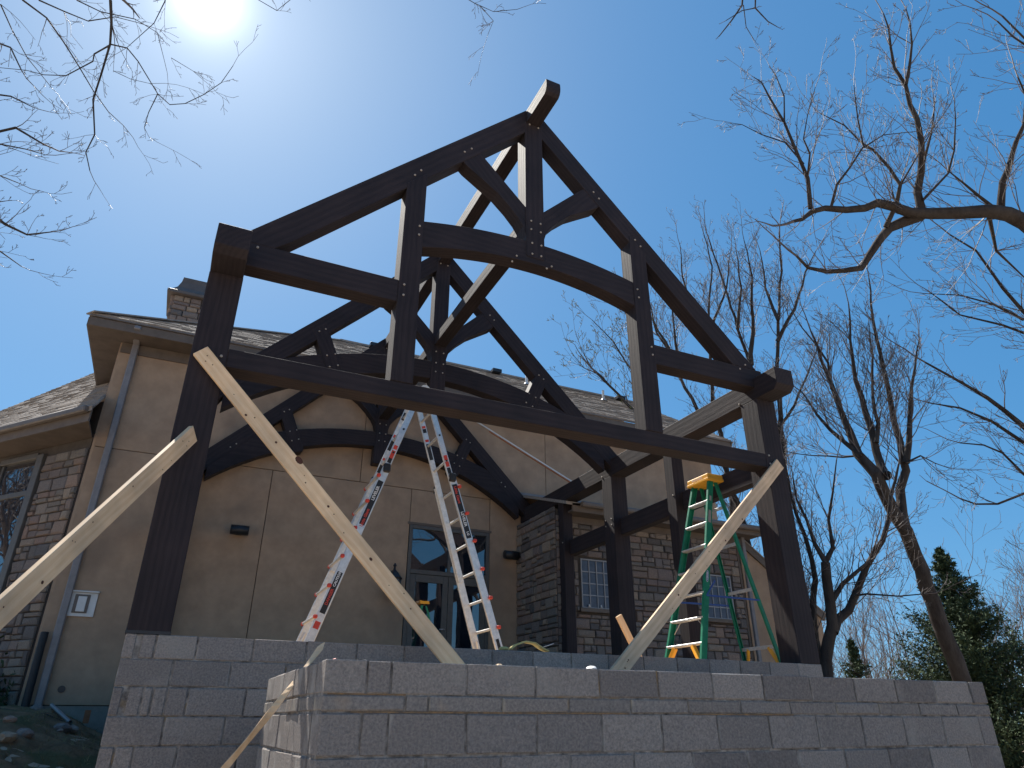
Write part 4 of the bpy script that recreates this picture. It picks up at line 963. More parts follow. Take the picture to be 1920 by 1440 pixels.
me = mesh('label', vs, [tuple(range(20))]); me.materials.append(M['white']); o = bpy.data.objects.new('label', me); o.location = c; o.rotation_euler = m3.to_euler(); link(o, GL)
me = mesh('label', [(v[0]*.93, v[1]*.85, .0007) for v in vs], [tuple(range(20))]); me.materials.append(M['blue']); o = bpy.data.objects.new('label', me); o.location = c; o.rotation_euler = m3.to_euler(); link(o, GL)
text('lettering', 'WERNER', .028, m3, c+Vector((0, -.0014, 0)), 'white', GL, font_bold=.0005)
for (t, w, h) in ((.895, .07, .035), (.79, .17, .045)):
    m3, c = onrail(t, -.0016); me = mesh('label', [(-w/2, -h/2, 0), (w/2, -h/2, 0), (w/2, h/2, 0), (-w/2, h/2, 0)], [(0, 1, 2, 3)]); me.materials.append(M['curtain']); o = bpy.data.objects.new('label', me); o.location = c; o.rotation_euler = m3.to_euler(); link(o, GL)

# ------------------------------------------------------------------ rubble and pipes on the dirt at the left
rr_ = random.Random(3)
M['litter'] = mat('dry_grass', (0.30, 0.24, 0.13), 0.9, 0.1, var=(0.15, 0.13, 0.06), scale=3)
def perp_(r, d):
    v = Vector((r.gauss(0, 1), r.gauss(0, 1), r.gauss(0, 1))); dn = d.normalized(); v -= dn*v.dot(dn); return v.normalized()
for i in range(26):
    x = rr_.uniform(-2.6, -.1); y = rr_.uniform(2.0, 6.6); s = rr_.uniform(.03, .11)
    rock('rubble_stone', (x, y, soilz(x, y)+s*.2), (s, s*.8, s*.55), 'stone' if i % 3 else 'dirt', 50+i, 'loose rubble stone on the dirt left of the block walls', 'stone', group='loose stones on the dirt')
pp = [(-1.9, 4.4), (-1.4, 4.7), (-.9, 5.0), (-.55, 5.05)]
o = tube('dark_hose', [(x, y, soilz(x, y)+.012) for x, y in pp], .018, 'black'); tag(o, 'black hose lying across the dirt at lower left', 'hose')
o = tube('grey_pipe', [(-.95, 5.9, soilz(-.95, 5.9)+.03), (-.62, 5.1, soilz(-.62, 5.1)+.05)], .025, 'spout'); tag(o, 'thin grey pipe end sticking out of the dirt near the foundation', 'pipe')
o = box('plank_scrap', -1.95, -1.60, 3.2, 3.5, soilz(-1.8, 3.35)+.03, soilz(-1.8, 3.35)+.07, 'pine', bev=.003); tag(o, 'tan board scrap on the dirt at the left edge', 'board')
# dead grass and leaf litter on the soil
gv_ = []; gf2 = []
for i in range(5200):
    x = rr_.uniform(-3.6, -.05); y = rr_.uniform(1.0, 7.0)
    if mnoise.noise(Vector((x*.9, y*.9, 11))) < .02: continue
    p = Vector((x, y, soilz(x, y)-.005)); d = Vector((rr_.uniform(-1, 1), rr_.uniform(-1, 1), rr_.uniform(.1, 1.2))).normalized()*rr_.uniform(.03, .09); w_ = perp_(rr_, d)*.004
    b = len(gv_); gv_ += [p-w_, p+w_, p+d]; gf2.append((b, b+1, b+2))
o = mobj('dead_grass', mesh('dead_grass', gv_, gf2), 'litter'); tag(o, 'dry grass blades and litter scattered over the soil at lower left', 'grass', kind='stuff')
# ivy-like dark shrub at the wing foot
bmv = []; bmf = []
for i in range(2600):
    a = rr_.random(); s_ = rr_.uniform(.0, 3.0); hgt = abs(rr_.gauss(0, .28)); p = wq(s_, rr_.uniform(-.45, -.05), gz(-2, 7)+hgt+.0)
    d1 = Vector((rr_.uniform(-1, 1), rr_.uniform(-1, 1), rr_.uniform(-1, 1))).normalized()*.05; d2 = Vector((rr_.uniform(-1, 1), rr_.uniform(-1, 1), rr_.uniform(-1, 1))).normalized()*.025
    b = len(bmv); bmv += [p-d1, p+d2, p+d1, p-d2]; bmf.append((b, b+1, b+2, b+3))
o = mobj('low_shrub', mesh('low_shrub', bmv, bmf), 'needle'); tag(o, 'dark low shrub growing along the foot of the stone wing', 'shrub')

# ------------------------------------------------------------------ trees
SK = {"A":[[[[12.52,-0.44,-1.47],[12.41,-1.02,0.74],[11.91,-1.58,2.76],[11.2,-1.95,4.17],[10.68,-2.22,4.74],[10.21,-2.36,5.05]],0.24,0.15],[[[12.18,-1.48,2.84],[11.93,-2.6,5.23],[11.32,-3.49,7.18],[10.41,-4.19,8.9]],0.2,0.08],[[[10.21,-2.36,5.05],[9.84,-2.32,5.3],[9.57,-2.32,5.41],[9.31,-2.29,5.47],[9.05,-2.21,5.49],[8.74,-2.02,5.49],[8.42,-1.84,5.5],[8.14,-1.74,5.49],[7.86,-1.7,5.53],[7.62,-1.67,5.52],[7.43,-1.61,5.41],[7.18,-1.52,5.36],[6.88,-1.44,5.34],[6.68,-1.39,5.25],[6.52,-1.35,5.1],[6.35,-1.35,5.01]],0.125,0.02],[[[8.36,-1.75,5.53],[8.14,-1.61,5.43],[7.96,-1.54,5.33],[7.82,-1.46,5.16],[7.7,-1.36,4.96],[7.57,-1.26,4.74],[7.35,-1.19,4.68],[7.1,-1.1,4.64],[6.82,-1.05,4.65],[6.58,-1.11,4.72]],0.085,0.015],[[[8.35,-1.77,5.55],[8.3,-1.82,5.83],[8.29,-1.97,6.11],[8.22,-2.11,6.43],[8.13,-2.2,6.73],[8.06,-2.21,6.97],[7.98,-2.28,7.23],[7.85,-2.28,7.5],[7.77,-2.36,7.76],[7.7,-2.45,8.0],[7.62,-2.49,8.22]],0.06,0.008],[[[7.85,-2.35,7.1],[7.87,-2.46,7.35],[7.86,-2.58,7.63],[7.81,-2.67,7.92],[7.78,-2.7,8.17]],0.03,0.006],[[[8.29,-1.98,6.1],[8.32,-2.21,6.53],[8.34,-2.35,6.9],[8.38,-2.38,7.18]],0.018,0.005],[[[6.7,-1.37,5.32],[6.62,-1.49,5.69],[6.47,-1.53,6.05],[6.29,-1.59,6.42],[6.08,-1.61,6.78],[6.0,-1.61,7.0],[5.96,-1.54,7.15]],0.032,0.005],[[[6.61,-1.49,5.68],[6.61,-1.61,6.0],[6.57,-1.6,6.25],[6.58,-1.73,6.55],[6.59,-1.93,6.87]],0.018,0.005],[[[6.26,-1.61,6.38],[6.24,-1.71,6.75],[6.18,-1.71,7.08],[6.16,-1.66,7.34]],0.014,0.004],[[[6.57,-1.52,5.89],[6.36,-1.48,6.21],[6.16,-1.31,6.42],[5.98,-1.19,6.63],[5.93,-1.08,6.74]],0.014,0.004],[[[7.06,-1.41,5.46],[7.09,-1.54,5.73],[7.19,-1.71,5.92],[7.27,-1.91,6.14],[7.17,-2.0,6.49],[7.12,-2.07,6.74],[7.1,-2.12,6.96]],0.026,0.005],[[[7.18,-1.96,6.04],[7.44,-2.1,6.24],[7.84,-2.28,6.31]],0.012,0.005],[[[7.86,-1.54,5.3],[7.9,-1.74,5.55],[7.9,-1.86,5.78],[7.79,-1.85,6.04],[7.63,-1.81,6.32],[7.56,-1.73,6.49],[7.37,-1.68,6.78],[7.15,-1.54,7.03]],0.035,0.006],[[[7.92,-1.85,5.79],[8.08,-2.08,6.16],[8.24,-2.25,6.49]],0.016,0.005],[[[8.3,-1.86,5.67],[8.5,-2.16,5.96],[8.57,-2.29,6.28],[8.56,-2.44,6.7],[8.58,-2.5,7.01]],0.024,0.005],[[[9.48,-2.15,5.7],[9.46,-2.3,6.06],[9.53,-2.39,6.25],[9.54,-2.59,6.57],[9.6,-2.73,6.79],[9.55,-2.9,7.14],[9.48,-2.93,7.45]],0.055,0.01],[[[9.36,-2.15,5.68],[9.12,-2.13,5.83],[8.88,-2.12,5.97],[8.64,-2.11,6.1]],0.03,0.008],[[[9.42,-2.03,5.71],[9.91,-1.74,5.44],[10.48,-1.7,5.18]],0.03,0.01]],"B":[[[[17.67,5.69,-1.31],[17.48,5.46,0.02],[17.19,5.33,0.76],[16.77,5.22,1.99],[16.32,5.07,3.06],[15.96,4.89,3.56],[15.46,4.82,4.26],[15.03,4.64,4.79]],0.235,0.14],[[[15.03,4.64,4.79],[14.85,4.88,5.36],[14.81,4.92,5.92],[14.68,4.96,6.61],[14.58,4.96,7.22],[14.39,4.97,7.94],[14.18,4.92,8.72]],0.12,0.02],[[[15.18,4.47,4.72],[15.24,4.6,4.81],[15.2,4.62,5.38],[15.2,4.6,5.86],[15.12,4.6,6.45],[14.96,4.54,7.22],[14.76,4.28,8.23],[14.61,3.97,9.13]],0.12,0.015],[[[15.9,4.86,3.54],[15.97,4.88,4.01],[16.03,4.82,4.61],[16.2,4.66,5.06],[16.17,4.6,5.78],[16.04,4.5,6.74],[15.9,4.36,7.66],[15.73,4.21,8.54],[15.55,4.0,9.41],[15.45,3.8,10.08]],0.13,0.015],[[[16.02,4.49,5.18],[16.18,4.24,6.15],[16.28,4.0,7.1],[16.46,3.87,7.67],[16.6,3.67,8.37]],0.09,0.012],[[[14.79,4.74,5.26],[14.7,5.0,5.63],[14.55,5.27,6.09],[14.43,5.47,6.56],[14.24,5.62,7.22],[14.07,5.88,7.63]],0.07,0.01],[[[15.1,4.49,5.56],[15.22,4.4,6.04],[15.18,4.34,6.77],[15.15,4.07,7.68],[15.03,3.84,8.62]],0.06,0.01],[[[15.86,4.38,5.12],[16.18,4.18,5.29],[16.73,3.89,4.95]],0.03,0.01],[[[14.55,4.96,7.11],[14.51,4.87,7.81],[14.38,4.98,8.33],[14.15,5.14,8.92],[13.97,5.22,9.5]],0.05,0.01],[[[14.89,4.91,5.33],[14.63,5.14,5.32],[14.1,5.61,5.44],[13.53,6.05,5.65]],0.03,0.008]],"C":[[[[12.02,4.78,-1.36],[12.1,4.72,-0.37],[12.16,4.63,0.26],[12.16,4.6,0.52],[12.23,4.49,0.88],[12.28,4.38,1.14],[12.27,4.32,1.56],[12.23,4.26,2.02],[12.21,4.19,2.36]],0.17,0.09],[[[12.28,4.4,1.03],[12.44,4.37,1.26],[12.68,4.25,1.45],[12.87,4.13,1.81],[13.09,3.94,2.31],[13.35,3.63,2.81],[13.5,3.5,3.22],[13.59,3.39,3.72],[13.71,3.11,4.36]],0.11,0.02],[[[12.3,4.27,1.63],[12.52,4.14,1.94],[12.8,3.92,2.2],[13.03,3.77,2.4],[13.17,3.71,2.69]],0.06,0.02],[[[12.21,4.19,2.36],[12.39,4.09,2.65],[12.4,4.07,3.23],[12.51,3.91,3.81],[12.58,3.71,4.47]],0.06,0.012],[[[12.21,4.19,2.36],[12.12,4.29,2.74],[12.05,4.32,3.25],[11.94,4.39,3.69],[11.89,4.33,4.2]],0.06,0.012],[[[12.31,4.77,0.02],[12.24,4.84,0.91],[12.27,4.81,1.38],[12.35,4.65,2.09],[12.33,4.63,2.5],[12.26,4.63,3.0],[12.16,4.66,3.44],[12.06,4.64,3.96],[11.94,4.53,4.67]],0.1,0.02],[[[12.71,4.07,1.71],[12.8,3.85,1.72],[13.09,3.38,1.63],[13.3,2.98,1.63]],0.025,0.01],[[[13.05,3.81,2.33],[13.45,3.57,2.98],[13.82,3.53,3.14]],0.03,0.01]],"D1":[[[[15.44,9.5,2.92],[14.94,9.43,6.04],[14.1,9.57,8.28],[13.7,9.72,9.42],[13.48,9.8,10.32],[13.17,10.01,11.08],[12.84,9.86,12.26]],0.2,0.02],[[[13.7,9.72,9.42],[13.41,9.39,11.3],[13.16,9.17,12.78]],0.06,0.012],[[[13.29,9.57,10.17],[12.8,9.65,11.29],[12.23,10.11,11.91],[11.57,10.69,12.39]],0.05,0.01]],"D2":[[[[16.59,11.13,3.25],[16.09,10.76,6.59],[15.44,10.26,9.22],[15.18,9.78,10.71],[14.9,9.27,12.05],[14.7,8.62,13.33],[14.27,8.33,14.33]],0.2,0.015],[[[14.88,9.46,10.48],[14.4,9.54,11.64],[13.94,9.28,13.08],[13.75,8.99,14.17]],0.07,0.012],[[[14.74,9.13,11.09],[15.06,8.48,12.48],[15.11,8.07,13.76]],0.06,0.012]],"D3":[[[[16.77,9.57,3.03],[16.2,8.99,6.96],[15.49,8.4,9.62],[15.04,8.27,10.78],[14.66,8.08,11.81],[14.28,7.91,12.72],[13.89,7.74,13.57]],0.2,0.02],[[[15.28,8.19,9.47],[15.22,7.74,10.87],[15.05,7.32,12.19],[14.72,7.08,13.38]],0.09,0.012],[[[14.73,7.97,10.53],[14.8,7.6,11.87],[14.64,7.41,13.16]],0.06,0.012]],"D4":[[[[16.23,8.84,2.15],[15.91,8.2,6.14],[15.42,7.32,9.1],[15.21,6.66,10.65],[15.08,6.18,11.71],[14.83,5.79,12.72]],0.2,0.02],[[[15.01,6.77,9.55],[15.34,6.22,10.44],[15.47,5.69,11.48],[15.71,5.35,12.11]],0.07,0.012],[[[15.36,8.12,6.87],[15.94,7.41,7.91],[16.26,6.97,8.85],[16.49,6.55,9.79]],0.06,0.012],[[[14.87,6.48,10.09],[14.69,6.57,11.22],[14.57,6.4,12.45]],0.06,0.012]],"K":[[[[13.11,8.58,4.02],[12.26,8.54,6.02],[11.4,8.7,7.06],[10.66,8.84,7.8],[10.03,8.93,8.39]],0.13,0.03],[[[11.4,8.7,7.06],[11.0,8.47,8.39],[10.39,8.54,9.33],[9.81,8.7,9.99]],0.05,0.01],[[[10.66,8.84,7.8],[9.99,9.13,8.65],[9.61,9.18,9.47]],0.03,0.008],[[[11.67,8.59,6.9],[11.4,8.38,8.44],[11.01,8.3,9.72],[10.56,8.35,10.73]],0.05,0.01],[[[10.03,8.93,8.39],[9.75,9.17,8.61],[9.47,9.28,9.04]],0.02,0.008]],"H":[[[[13.93,0.08,-1.57],[13.94,-0.33,0.53],[13.62,-0.45,2.08],[13.14,-0.28,3.11],[12.6,-0.0,3.87],[12.14,0.17,4.39],[11.72,0.35,4.73],[11.3,0.51,5.03]],0.2,0.015],[[[13.88,-0.34,2.13],[13.3,-0.01,3.03],[12.78,0.17,3.67],[12.34,0.32,4.04],[11.89,0.51,4.28],[11.45,0.75,4.39]],0.08,0.01],[[[14.07,-0.27,0.54],[13.37,0.11,2.53],[12.85,0.36,3.17],[12.49,0.39,3.51],[12.17,0.47,3.63],[11.82,0.64,3.67]],0.06,0.01],[[[14.07,-0.27,0.54],[13.25,0.05,2.77],[12.74,0.4,2.84],[12.33,0.63,2.67],[11.94,0.75,2.65],[11.58,0.76,2.7]],0.05,0.012],[[[13.88,-0.34,2.13],[13.19,-0.97,4.56],[12.35,-0.71,5.65],[11.93,-0.73,6.0],[11.38,-0.8,6.55],[10.92,-0.72,6.79]],0.1,0.012],[[[12.06,-0.8,5.37],[11.71,-0.6,5.7],[11.36,-0.34,5.93],[10.99,0.03,6.08]],0.03,0.008],[[[13.02,-1.04,4.49],[12.49,-0.79,5.08],[12.01,-0.5,5.42],[11.52,-0.16,5.68],[11.02,-0.05,6.1]],0.04,0.008],[[[13.37,-0.9,4.63],[12.48,-2.14,6.73],[11.43,-2.67,8.06],[10.54,-2.87,8.79],[9.96,-2.9,9.03]],0.08,0.012],[[[11.43,-2.67,8.06],[10.63,-2.82,8.79],[10.31,-2.8,8.88],[9.96,-2.82,9.01]],0.03,0.01]],"E":[[[[-3.84,2.49,-1.12],[-4.34,1.51,1.88],[-3.95,0.15,4.2],[-2.89,-1.05,5.66],[-1.94,-1.05,5.66],[-1.3,-0.9,5.33]],0.2,0.03],[[[-1.87,-0.73,4.99],[-1.68,-0.68,4.93],[-1.53,-0.59,4.81],[-1.39,-0.5,4.68],[-1.25,-0.41,4.54],[-1.1,-0.34,4.41],[-0.96,-0.31,4.33],[-0.86,-0.29,4.24]],0.018,0.004],[[[-1.18,-1.07,4.97],[-1.14,-0.98,4.81],[-1.12,-0.89,4.66],[-1.14,-0.76,4.44],[-1.16,-0.65,4.22],[-1.1,-0.5,3.98],[-1.13,-0.45,3.81],[-1.07,-0.4,3.67]],0.02,0.006],[[[-1.12,-0.88,4.67],[-0.99,-0.9,4.67],[-0.89,-0.86,4.6],[-0.7,-0.72,4.44],[-0.59,-0.7,4.38],[-0.47,-0.75,4.4],[-0.33,-0.86,4.47],[-0.21,-0.98,4.55],[-0.14,-1.12,4.65]],0.013,0.004],[[[-0.69,-0.78,4.38],[-0.73,-0.69,4.23],[-0.74,-0.62,4.11],[-0.69,-0.59,4.05],[-0.62,-0.59,4.02]],0.007,0.003],[[[-1.14,-0.81,4.73],[-1.25,-0.72,4.66],[-1.26,-0.65,4.64],[-1.44,-0.53,4.5],[-1.6,-0.5,4.46],[-1.73,-0.49,4.46],[-1.91,-0.48,4.41]],0.012,0.005],[[[-1.07,-0.73,4.53],[-0.93,-0.72,4.51],[-0.78,-0.74,4.51],[-0.66,-0.78,4.53]],0.006,0.003],[[[-2.01,-0.69,4.9],[-1.91,-0.59,4.77],[-1.77,-0.47,4.62],[-1.61,-0.38,4.51],[-1.55,-0.38,4.45]],0.012,0.004],[[[-1.76,-0.74,5.04],[-1.56,-0.76,4.99],[-1.36,-0.79,4.94],[-1.15,-0.91,4.97],[-0.96,-0.97,4.93]],0.015,0.005],[[[-1.5,-0.77,5.16],[-1.3,-0.79,5.1],[-1.02,-0.85,5.09],[-0.82,-0.87,5.0],[-0.71,-0.76,4.78]],0.012,0.004],[[[-0.81,-1.01,5.27],[-0.85,-0.95,5.01],[-1.0,-0.88,4.69]],0.008,0.004],[[[-0.67,-0.8,4.83],[-0.47,-0.82,4.74],[-0.36,-0.85,4.64]],0.006,0.003],[[[-1.3,-0.9,5.33],[-0.57,-1.23,5.59],[0.11,-1.19,5.45],[0.21,-1.37,5.44],[0.26,-1.53,5.4]],0.01,0.004],[[[-1.86,-1.23,5.43],[-0.52,-1.49,5.7],[1.21,-1.95,5.75],[1.77,-2.05,5.46],[1.91,-2.18,5.26],[2.05,-2.39,5.11]],0.02,0.004],[[[1.74,-2.27,5.13],[1.89,-2.23,5.06],[1.88,-2.13,4.99]],0.006,0.003]],"E2":[[[[-5.3,6.76,-1.41],[-6.0,5.8,2.03],[-5.59,4.74,4.6],[-4.52,4.09,5.98],[-3.51,3.62,6.67],[-2.94,3.28,6.81],[-2.54,3.16,6.57]],0.2,0.012],[[[-5.44,4.47,4.47],[-4.15,4.24,5.6],[-3.27,4.09,5.99],[-2.9,4.12,5.76],[-2.59,4.05,5.63],[-2.29,3.87,5.65]],0.07,0.008],[[[-4.08,4.08,5.5],[-3.24,4.24,5.36],[-2.85,4.15,5.33],[-2.54,4.11,5.14]],0.03,0.006],[[[-4.38,3.77,5.78],[-3.49,3.02,6.99],[-3.0,2.91,7.01],[-2.72,2.85,6.89]],0.04,0.006],[[[-5.44,4.47,4.47],[-4.54,3.15,6.8],[-3.59,2.59,7.58],[-3.08,2.53,7.49],[-2.88,2.53,7.18]],0.06,0.008],[[[-4.3,3.62,5.68],[-3.47,3.5,6.19],[-3.04,3.31,6.49],[-2.73,3.28,6.5],[-2.5,3.25,6.47]],0.03,0.006],[[[-4.01,3.92,5.41],[-3.3,3.48,6.25],[-2.97,3.52,6.13],[-2.7,3.49,6.06]],0.03,0.006]],"G":[[[[10.33,-3.25,2.89],[8.41,-4.19,5.92],[6.39,-4.18,7.3],[5.19,-3.13,7.28],[4.71,-2.68,6.85],[4.61,-2.66,6.36],[4.38,-2.67,5.96],[4.14,-2.69,5.57]],0.12,0.005],[[[4.36,-3.28,6.22],[4.4,-3.02,6.02],[4.45,-2.93,5.88],[4.58,-2.94,5.74],[4.64,-2.98,5.65]],0.012,0.004],[[[4.4,-2.97,5.8],[4.31,-2.88,5.82],[4.23,-2.74,5.8]],0.006,0.004],[[[4.3,-2.92,5.85],[4.41,-2.81,5.72],[4.52,-2.78,5.63]],0.005,0.003]]}
TOTAL = 0
def rvec(r): 
    v = Vector((r.gauss(0, 1), r.gauss(0, 1), r.gauss(0, 1))); return v.normalized()
def perp(r, d):
    v = rvec(r); v -= d*v.dot(d); return v.normalized()
def grow(acc, r, p, d, L, rad, lv, up, dens, minr):
    n = 3 if lv == 0 else (5 if L > .5 else 4)
    pts = [p.copy()]; dd = d.copy(); dirs = [d]
    for i in range(n):
        dd = (dd+rvec(r)*.20+up*.10).normalized(); pts.append(pts[-1]+dd*(L/n)); dirs.append(dd)
    rads = [max(minr, rad*(1-.75*i/n)) for i in range(n+1)]
    acc.add(pts, rads, 3 if rad < .012 else 5)
    if lv <= 0: return
    m = max(2, int(dens*L/(.16+.05*lv))); m = min(m, 9)
    for q in range(m):
        t = .18+.82*(q+r.random())/m; t = min(t, .99); i = int(t*n); f = t*n-i
        base = pts[i].lerp(pts[min(i+1, n)], f); cdir = (dirs[min(i+1, n)]*math.cos(.7)+perp(r, dirs[i])*math.sin(.75)*r.uniform(.7, 1.2)).normalized()
        grow(acc, r, base, cdir, L*r.uniform(.35, .6)*(1.15-.5*t), max(minr, rads[i]*.6), lv-1, up, dens, minr)
def tree(name, key_, label, seed, lv=3, side_L=1.6, spacing=.45, up=Vector((0, 0, 1)), dens=1.0, minr=.0035, cat='tree', group=None, buds=False, tstart=.12, base=None, rs=1.0):
    r = random.Random(seed); limbs = SK[key_]; p00 = Vector(limbs[0][0][0])
    gzb = gz(p00.x, p00.y)
    root = thing(name, (p00.x, p00.y, gzb), label, cat, group)
    tr = Acc(); cr = Acc(); tw = Acc()
    for li, (pts, r0, r1) in enumerate(limbs):
        r0 *= rs; r1 *= rs
        P_ = [Vector(p) for p in pts]
        if li == 0 and P_[0].z > gzb: P_ = [Vector((P_[0].x+.2, P_[0].y, gzb-.2))]+P_
        # refine with jitter
        Q = [P_[0]]
        for a, b in zip(P_[:-1], P_[1:]):
            k = max(1, int((b-a).length/.35)); 
            for i in range(1, k+1):
                q_ = a.lerp(b, i/k)
                if i < k: q_ += rvec(r)*min(.02+(b-a).length*.012, .05)
                Q.append(q_)
        n = len(Q); rads = [r0+(r1-r0)*(i/(n-1))**.8 for i in range(n)]
        if li == 1 and (Vector(limbs[1][0][0])-Vector(limbs[0][0][-1])).length < .3:
            r1s = limbs[0][2]*rs; rads = [max(rads[i], r1s*(1-i/6)) if i < 4 else rads[i] for i in range(n)]
        if li == 0 and len(limbs) > 1 and r1 > .05:
            nx_ = [Vector(p) for p in limbs[1][0][:4]]
            if (nx_[0]-Q[-1]).length < .6:
                Q = Q+nx_[1:3]; rads = rads+[r1*.6, .01]
        (tr if li == 0 else cr).add(Q, rads, 10 if r0 > .1 else (7 if r0 > .03 else 4))
        if li == 0 and len(limbs) > 1 and r1 > .05: continue
        length = sum((b-a).length for a, b in zip(Q[:-1], Q[1:]))
        m = int(length/spacing)+2
        for q in range(m):
            t = tstart+(1-tstart)*(q+r.random())/m; t = min(t, .999); i = min(int(t*(n-1)), n-2)
            d = (Q[i+1]-Q[i]).normalized(); s = side_L*(1.15-.75*t)*r.uniform(.5, 1.15)*(min(1, r0/.03)**.35)
            cdir = (d*.75+perp(r, d)*.8*r.uniform(.6, 1.2)+up*.28).normalized()
            grow(tw, r, Q[i], cdir, s, min(max(minr, rads[i]*.42), minr*3.2), lv-1, up, dens, minr)
        grow(tw, r, Q[-1], (Q[-1]-Q[-2]).normalized(), side_L*.6, r1, lv-1, up, dens, minr)
    tr.build('trunk', 'bark', root)
    if cr.v: cr.build('limbs', 'bark', root)
    if tw.v:
        o = tw.build('twigs', 'twig', root); o['kind'] = 'stuff'
        if buds:
            allv = np.concatenate(tw.v); idx = np.random.RandomState(seed).choice(len(allv), min(6000, len(allv)), replace=False); vs = []; fs = []
            off = np.array(parent_loc(root))
            for v in allv[idx]:
                v = Vector(v)-Vector(off); a = rvec(r)*.022; b_ = rvec(r)*.018; b = len(vs); vs += [v-a, v+b_, v+a]; fs.append((b, b+1, b+2))
            ob = mobj('buds', mesh('buds', vs, fs), 'bud', root); ob.location = (0, 0, 0); ob['kind'] = 'stuff'
    return root
UPV = Vector((0, 0, 1))
tree('bare_tree', 'A', 'large bare tree whose thick dark limb reaches in from the upper right edge', 1, lv=4, side_L=1.2, spacing=.18, dens=1.2, minr=.0025)
tree('bare_tree', 'B', 'tall bare tree with leaning trunk in front of the evergreen, right', 2, lv=4, side_L=2.0, spacing=.30, dens=1.15, minr=.0042)
tree('bare_tree', 'C', 'forked bare tree rising just right of the right front post', 3, lv=4, side_L=1.5, spacing=.28, dens=1.15, minr=.0038)
tree('bare_tree', 'D1', 'slim bare tree seen above the roof left of the right queen post', 4, lv=4, side_L=2.0, spacing=.30, dens=1.15, minr=.0044)
tree('bare_tree', 'D2', 'bare tree standing behind the right rafter, second from the roof end', 5, lv=4, side_L=2.1, spacing=.30, dens=1.15, minr=.0044)
tree('bare_tree', 'D3', 'bare tree with three upright stems directly above the right wall plate end', 6, lv=4, side_L=2.1, spacing=.30, dens=1.15, minr=.0044)
tree('bare_tree', 'D4', 'bare multi-stemmed tree between the wall plate end and the leaning trunk', 7, lv=4, side_L=2.0, spacing=.30, dens=1.15, minr=.0044)
tree('budding_tree', 'K', 'budding tree with yellowish twigs leaning left over the roof ridge', 8, lv=4, side_L=1.8, spacing=.3, dens=.9, minr=.0045, buds=True)
tree('bare_tree', 'H', 'bare tree outside the right edge sending long branches leftwards', 9, lv=4, side_L=1.6, spacing=.3, dens=.9, minr=.0035, up=Vector((-.3, 0, .5)))
tree('bare_tree', 'E', 'bare tree with drooping bent twigs hanging in at the upper left by the sun', 10, lv=3, side_L=.6, spacing=.22, dens=.8, minr=.0016, up=Vector((0, 0, -.3)), rs=.62)
tree('bare_tree', 'E2', 'bare tree crown with dense fine twigs along the upper left edge', 11, lv=4, side_L=1.1, spacing=.24, dens=.95, minr=.003)
tree('bare_tree', 'G', 'bare overhead tree with a few twig tips entering at the top edge', 12, lv=2, side_L=.12, spacing=.5, dens=.5, minr=.002)

def conifer(x, y, h, rad, label, seed, nb=420):
    r = random.Random(seed); z0 = gz(x, y)
    root = thing('evergreen_tree', (x, y, z0), label, 'tree')
    tr = Acc(); tr.add([Vector((x, y, z0-.2)), Vector((x+.03, y, z0+h*.5)), Vector((x, y, z0+h))], [rad*.07, rad*.045, .01], 8); tr.build('trunk', 'bark', root)
    V_ = []; F_ = []; off = Vector((x, y, z0))
    ba = Acc()
    for b in range(nb):
        t = (b+r.random())/nb; zz = z0+h*(.04+.95*t); prof_ = (1-t)**1.05*(1+.22*math.sin(t*37+seed))*(.62+.38*r.random())
        L = rad*prof_+.06; a = r.uniform(0, 2*PI); d = Vector((math.cos(a), math.sin(a), .45-.55*(1-t))); p = Vector((x, y, zz))
        m = max(3, int(L/.13)); pts = [p]
        for i in range(m): d = (d+Vector((0, 0, .035))+rvec(r)*.08).normalized(); pts.append(pts[-1]+d*(L/m))
        ba.add(pts, [max(.004, .02*(1-i/m)) for i in range(m+1)], 3)
        for i, q_ in enumerate(pts[1:]):
            wd_ = .26*L*(1-.55*i/m)+.05
            for s in range(11):
                c = q_+rvec(r)*wd_*.8*r.random()+Vector((0, 0, -.03)); a1 = (d*.5+rvec(r)*.75+Vector((0, 0, -.15))).normalized()*r.uniform(.05, .12); b1_ = perp(r, a1.normalized())*r.uniform(.012, .03)
                k = len(V_); V_ += [c-a1*.2-b1_-off, c-a1*.2+b1_-off, c+a1-off]; F_.append((k, k+1, k+2))
    ba.build('branches', 'bark', root)
    o = mobj('needles', mesh('needles', V_, F_), 'needle', root); o.location = (0, 0, 0); o['kind'] = 'stuff'
    return root
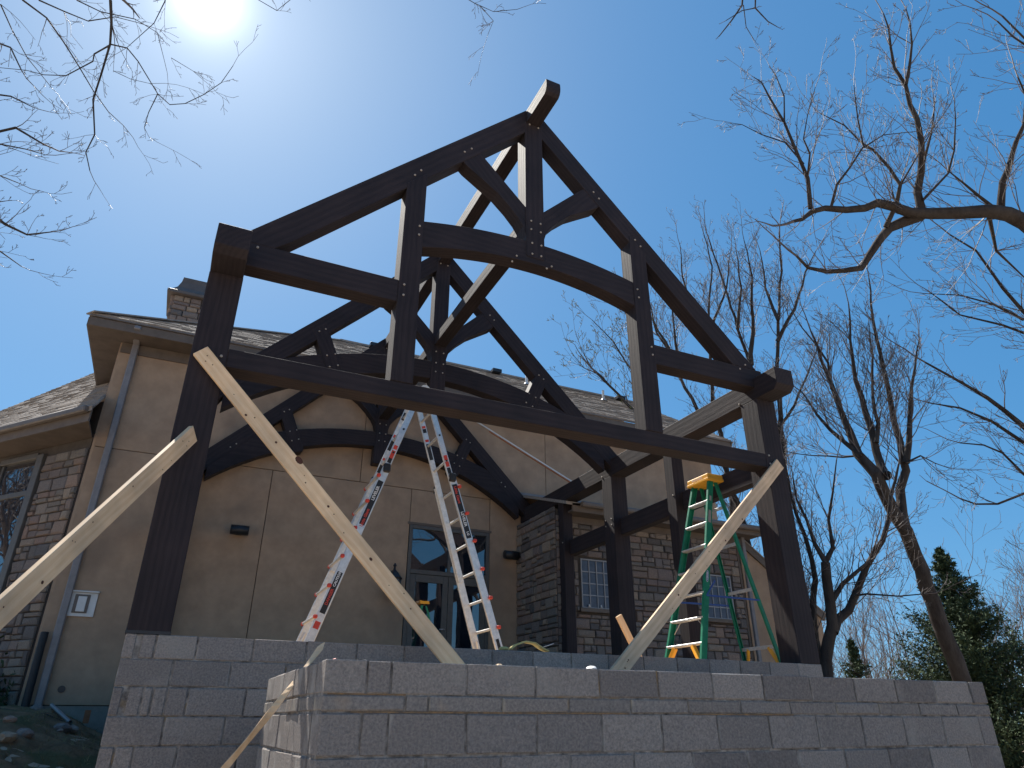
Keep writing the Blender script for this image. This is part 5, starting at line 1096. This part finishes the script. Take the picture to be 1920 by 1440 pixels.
dv = Vector((14.25+.35, 3.11+.2, 0))-Vector((CAM.x, CAM.y, 0)); dv.normalize()
cx_, cy_ = CAM.x+dv.x*26*.98, CAM.y+dv.y*26*.98
conifer(cx_, cy_, 4.35-gz(cx_, cy_), 3.3, 'dark conical evergreen tree at the right edge behind the leaning trunk', 5, nb=620)
sx_, sy_ = 23.19, 13.18
conifer(sx_, sy_, 2.2-gz(sx_, sy_), 1.5, 'small young evergreen just above the front wall, right of the frame', 6, nb=220)
# distant bare thicket along the horizon on the right
TH_ = Acc(); r = random.Random(77)
for i in range(46):
    a = math.radians(r.uniform(47, 68)); dist = r.uniform(30, 46); x = CAM.x+math.sin(a)*dist; y = CAM.y+math.cos(a)*dist
    grow(TH_, r, Vector((x, y, gz(x, y))), Vector((r.uniform(-.15, .15), r.uniform(-.15, .15), 1)).normalized(), r.uniform(4.0, 7.5), .05, 3, UPV, .55, .006)
o = TH_.build('distant_thicket', 'twig'); tag(o, 'far bare thicket low on the horizon between the trunks', 'thicket', kind='stuff')
# two trees behind the viewer, mirrored in the door glass
for i, (x, y, hh) in enumerate(((-1.5, -17, 8.5), (6.5, -19, 9.5), (1.5, -23, 11), (-12.5, 11.5, 9), (-15, 14.5, 11))):
    r = random.Random(90+i); root = thing('bare_tree', (x, y, gz(x, y)), ('bare tree outside the frame, %s' % ('behind the viewer to the left', 'behind the viewer to the right', 'behind the viewer, furthest back', 'beyond the stone wing on the left', 'furthest beyond the stone wing on the left')[i]), 'tree')
    tr = Acc(); b0 = Vector((x, y, gz(x, y)-.1)); tr.add([b0, b0+Vector((.1, 0, hh*.2)), b0+Vector((0, .1, hh*.38))], [.22, .18, .14], 8); tr.build('trunk', 'bark', root)
    tw = Acc()
    for q in range(8):
        d = Vector((r.uniform(-.6, .6), r.uniform(-.6, .6), 1)).normalized(); grow(tw, r, b0+Vector((0, .1, hh*r.uniform(.25, .38))), d, hh*.55, .09, 3, UPV, .5, .008)
    o = tw.build('twigs', 'twig', root); o['kind'] = 'stuff'

for o in bpy.data.objects:
    if '_n' in o.keys(): del o['_n']
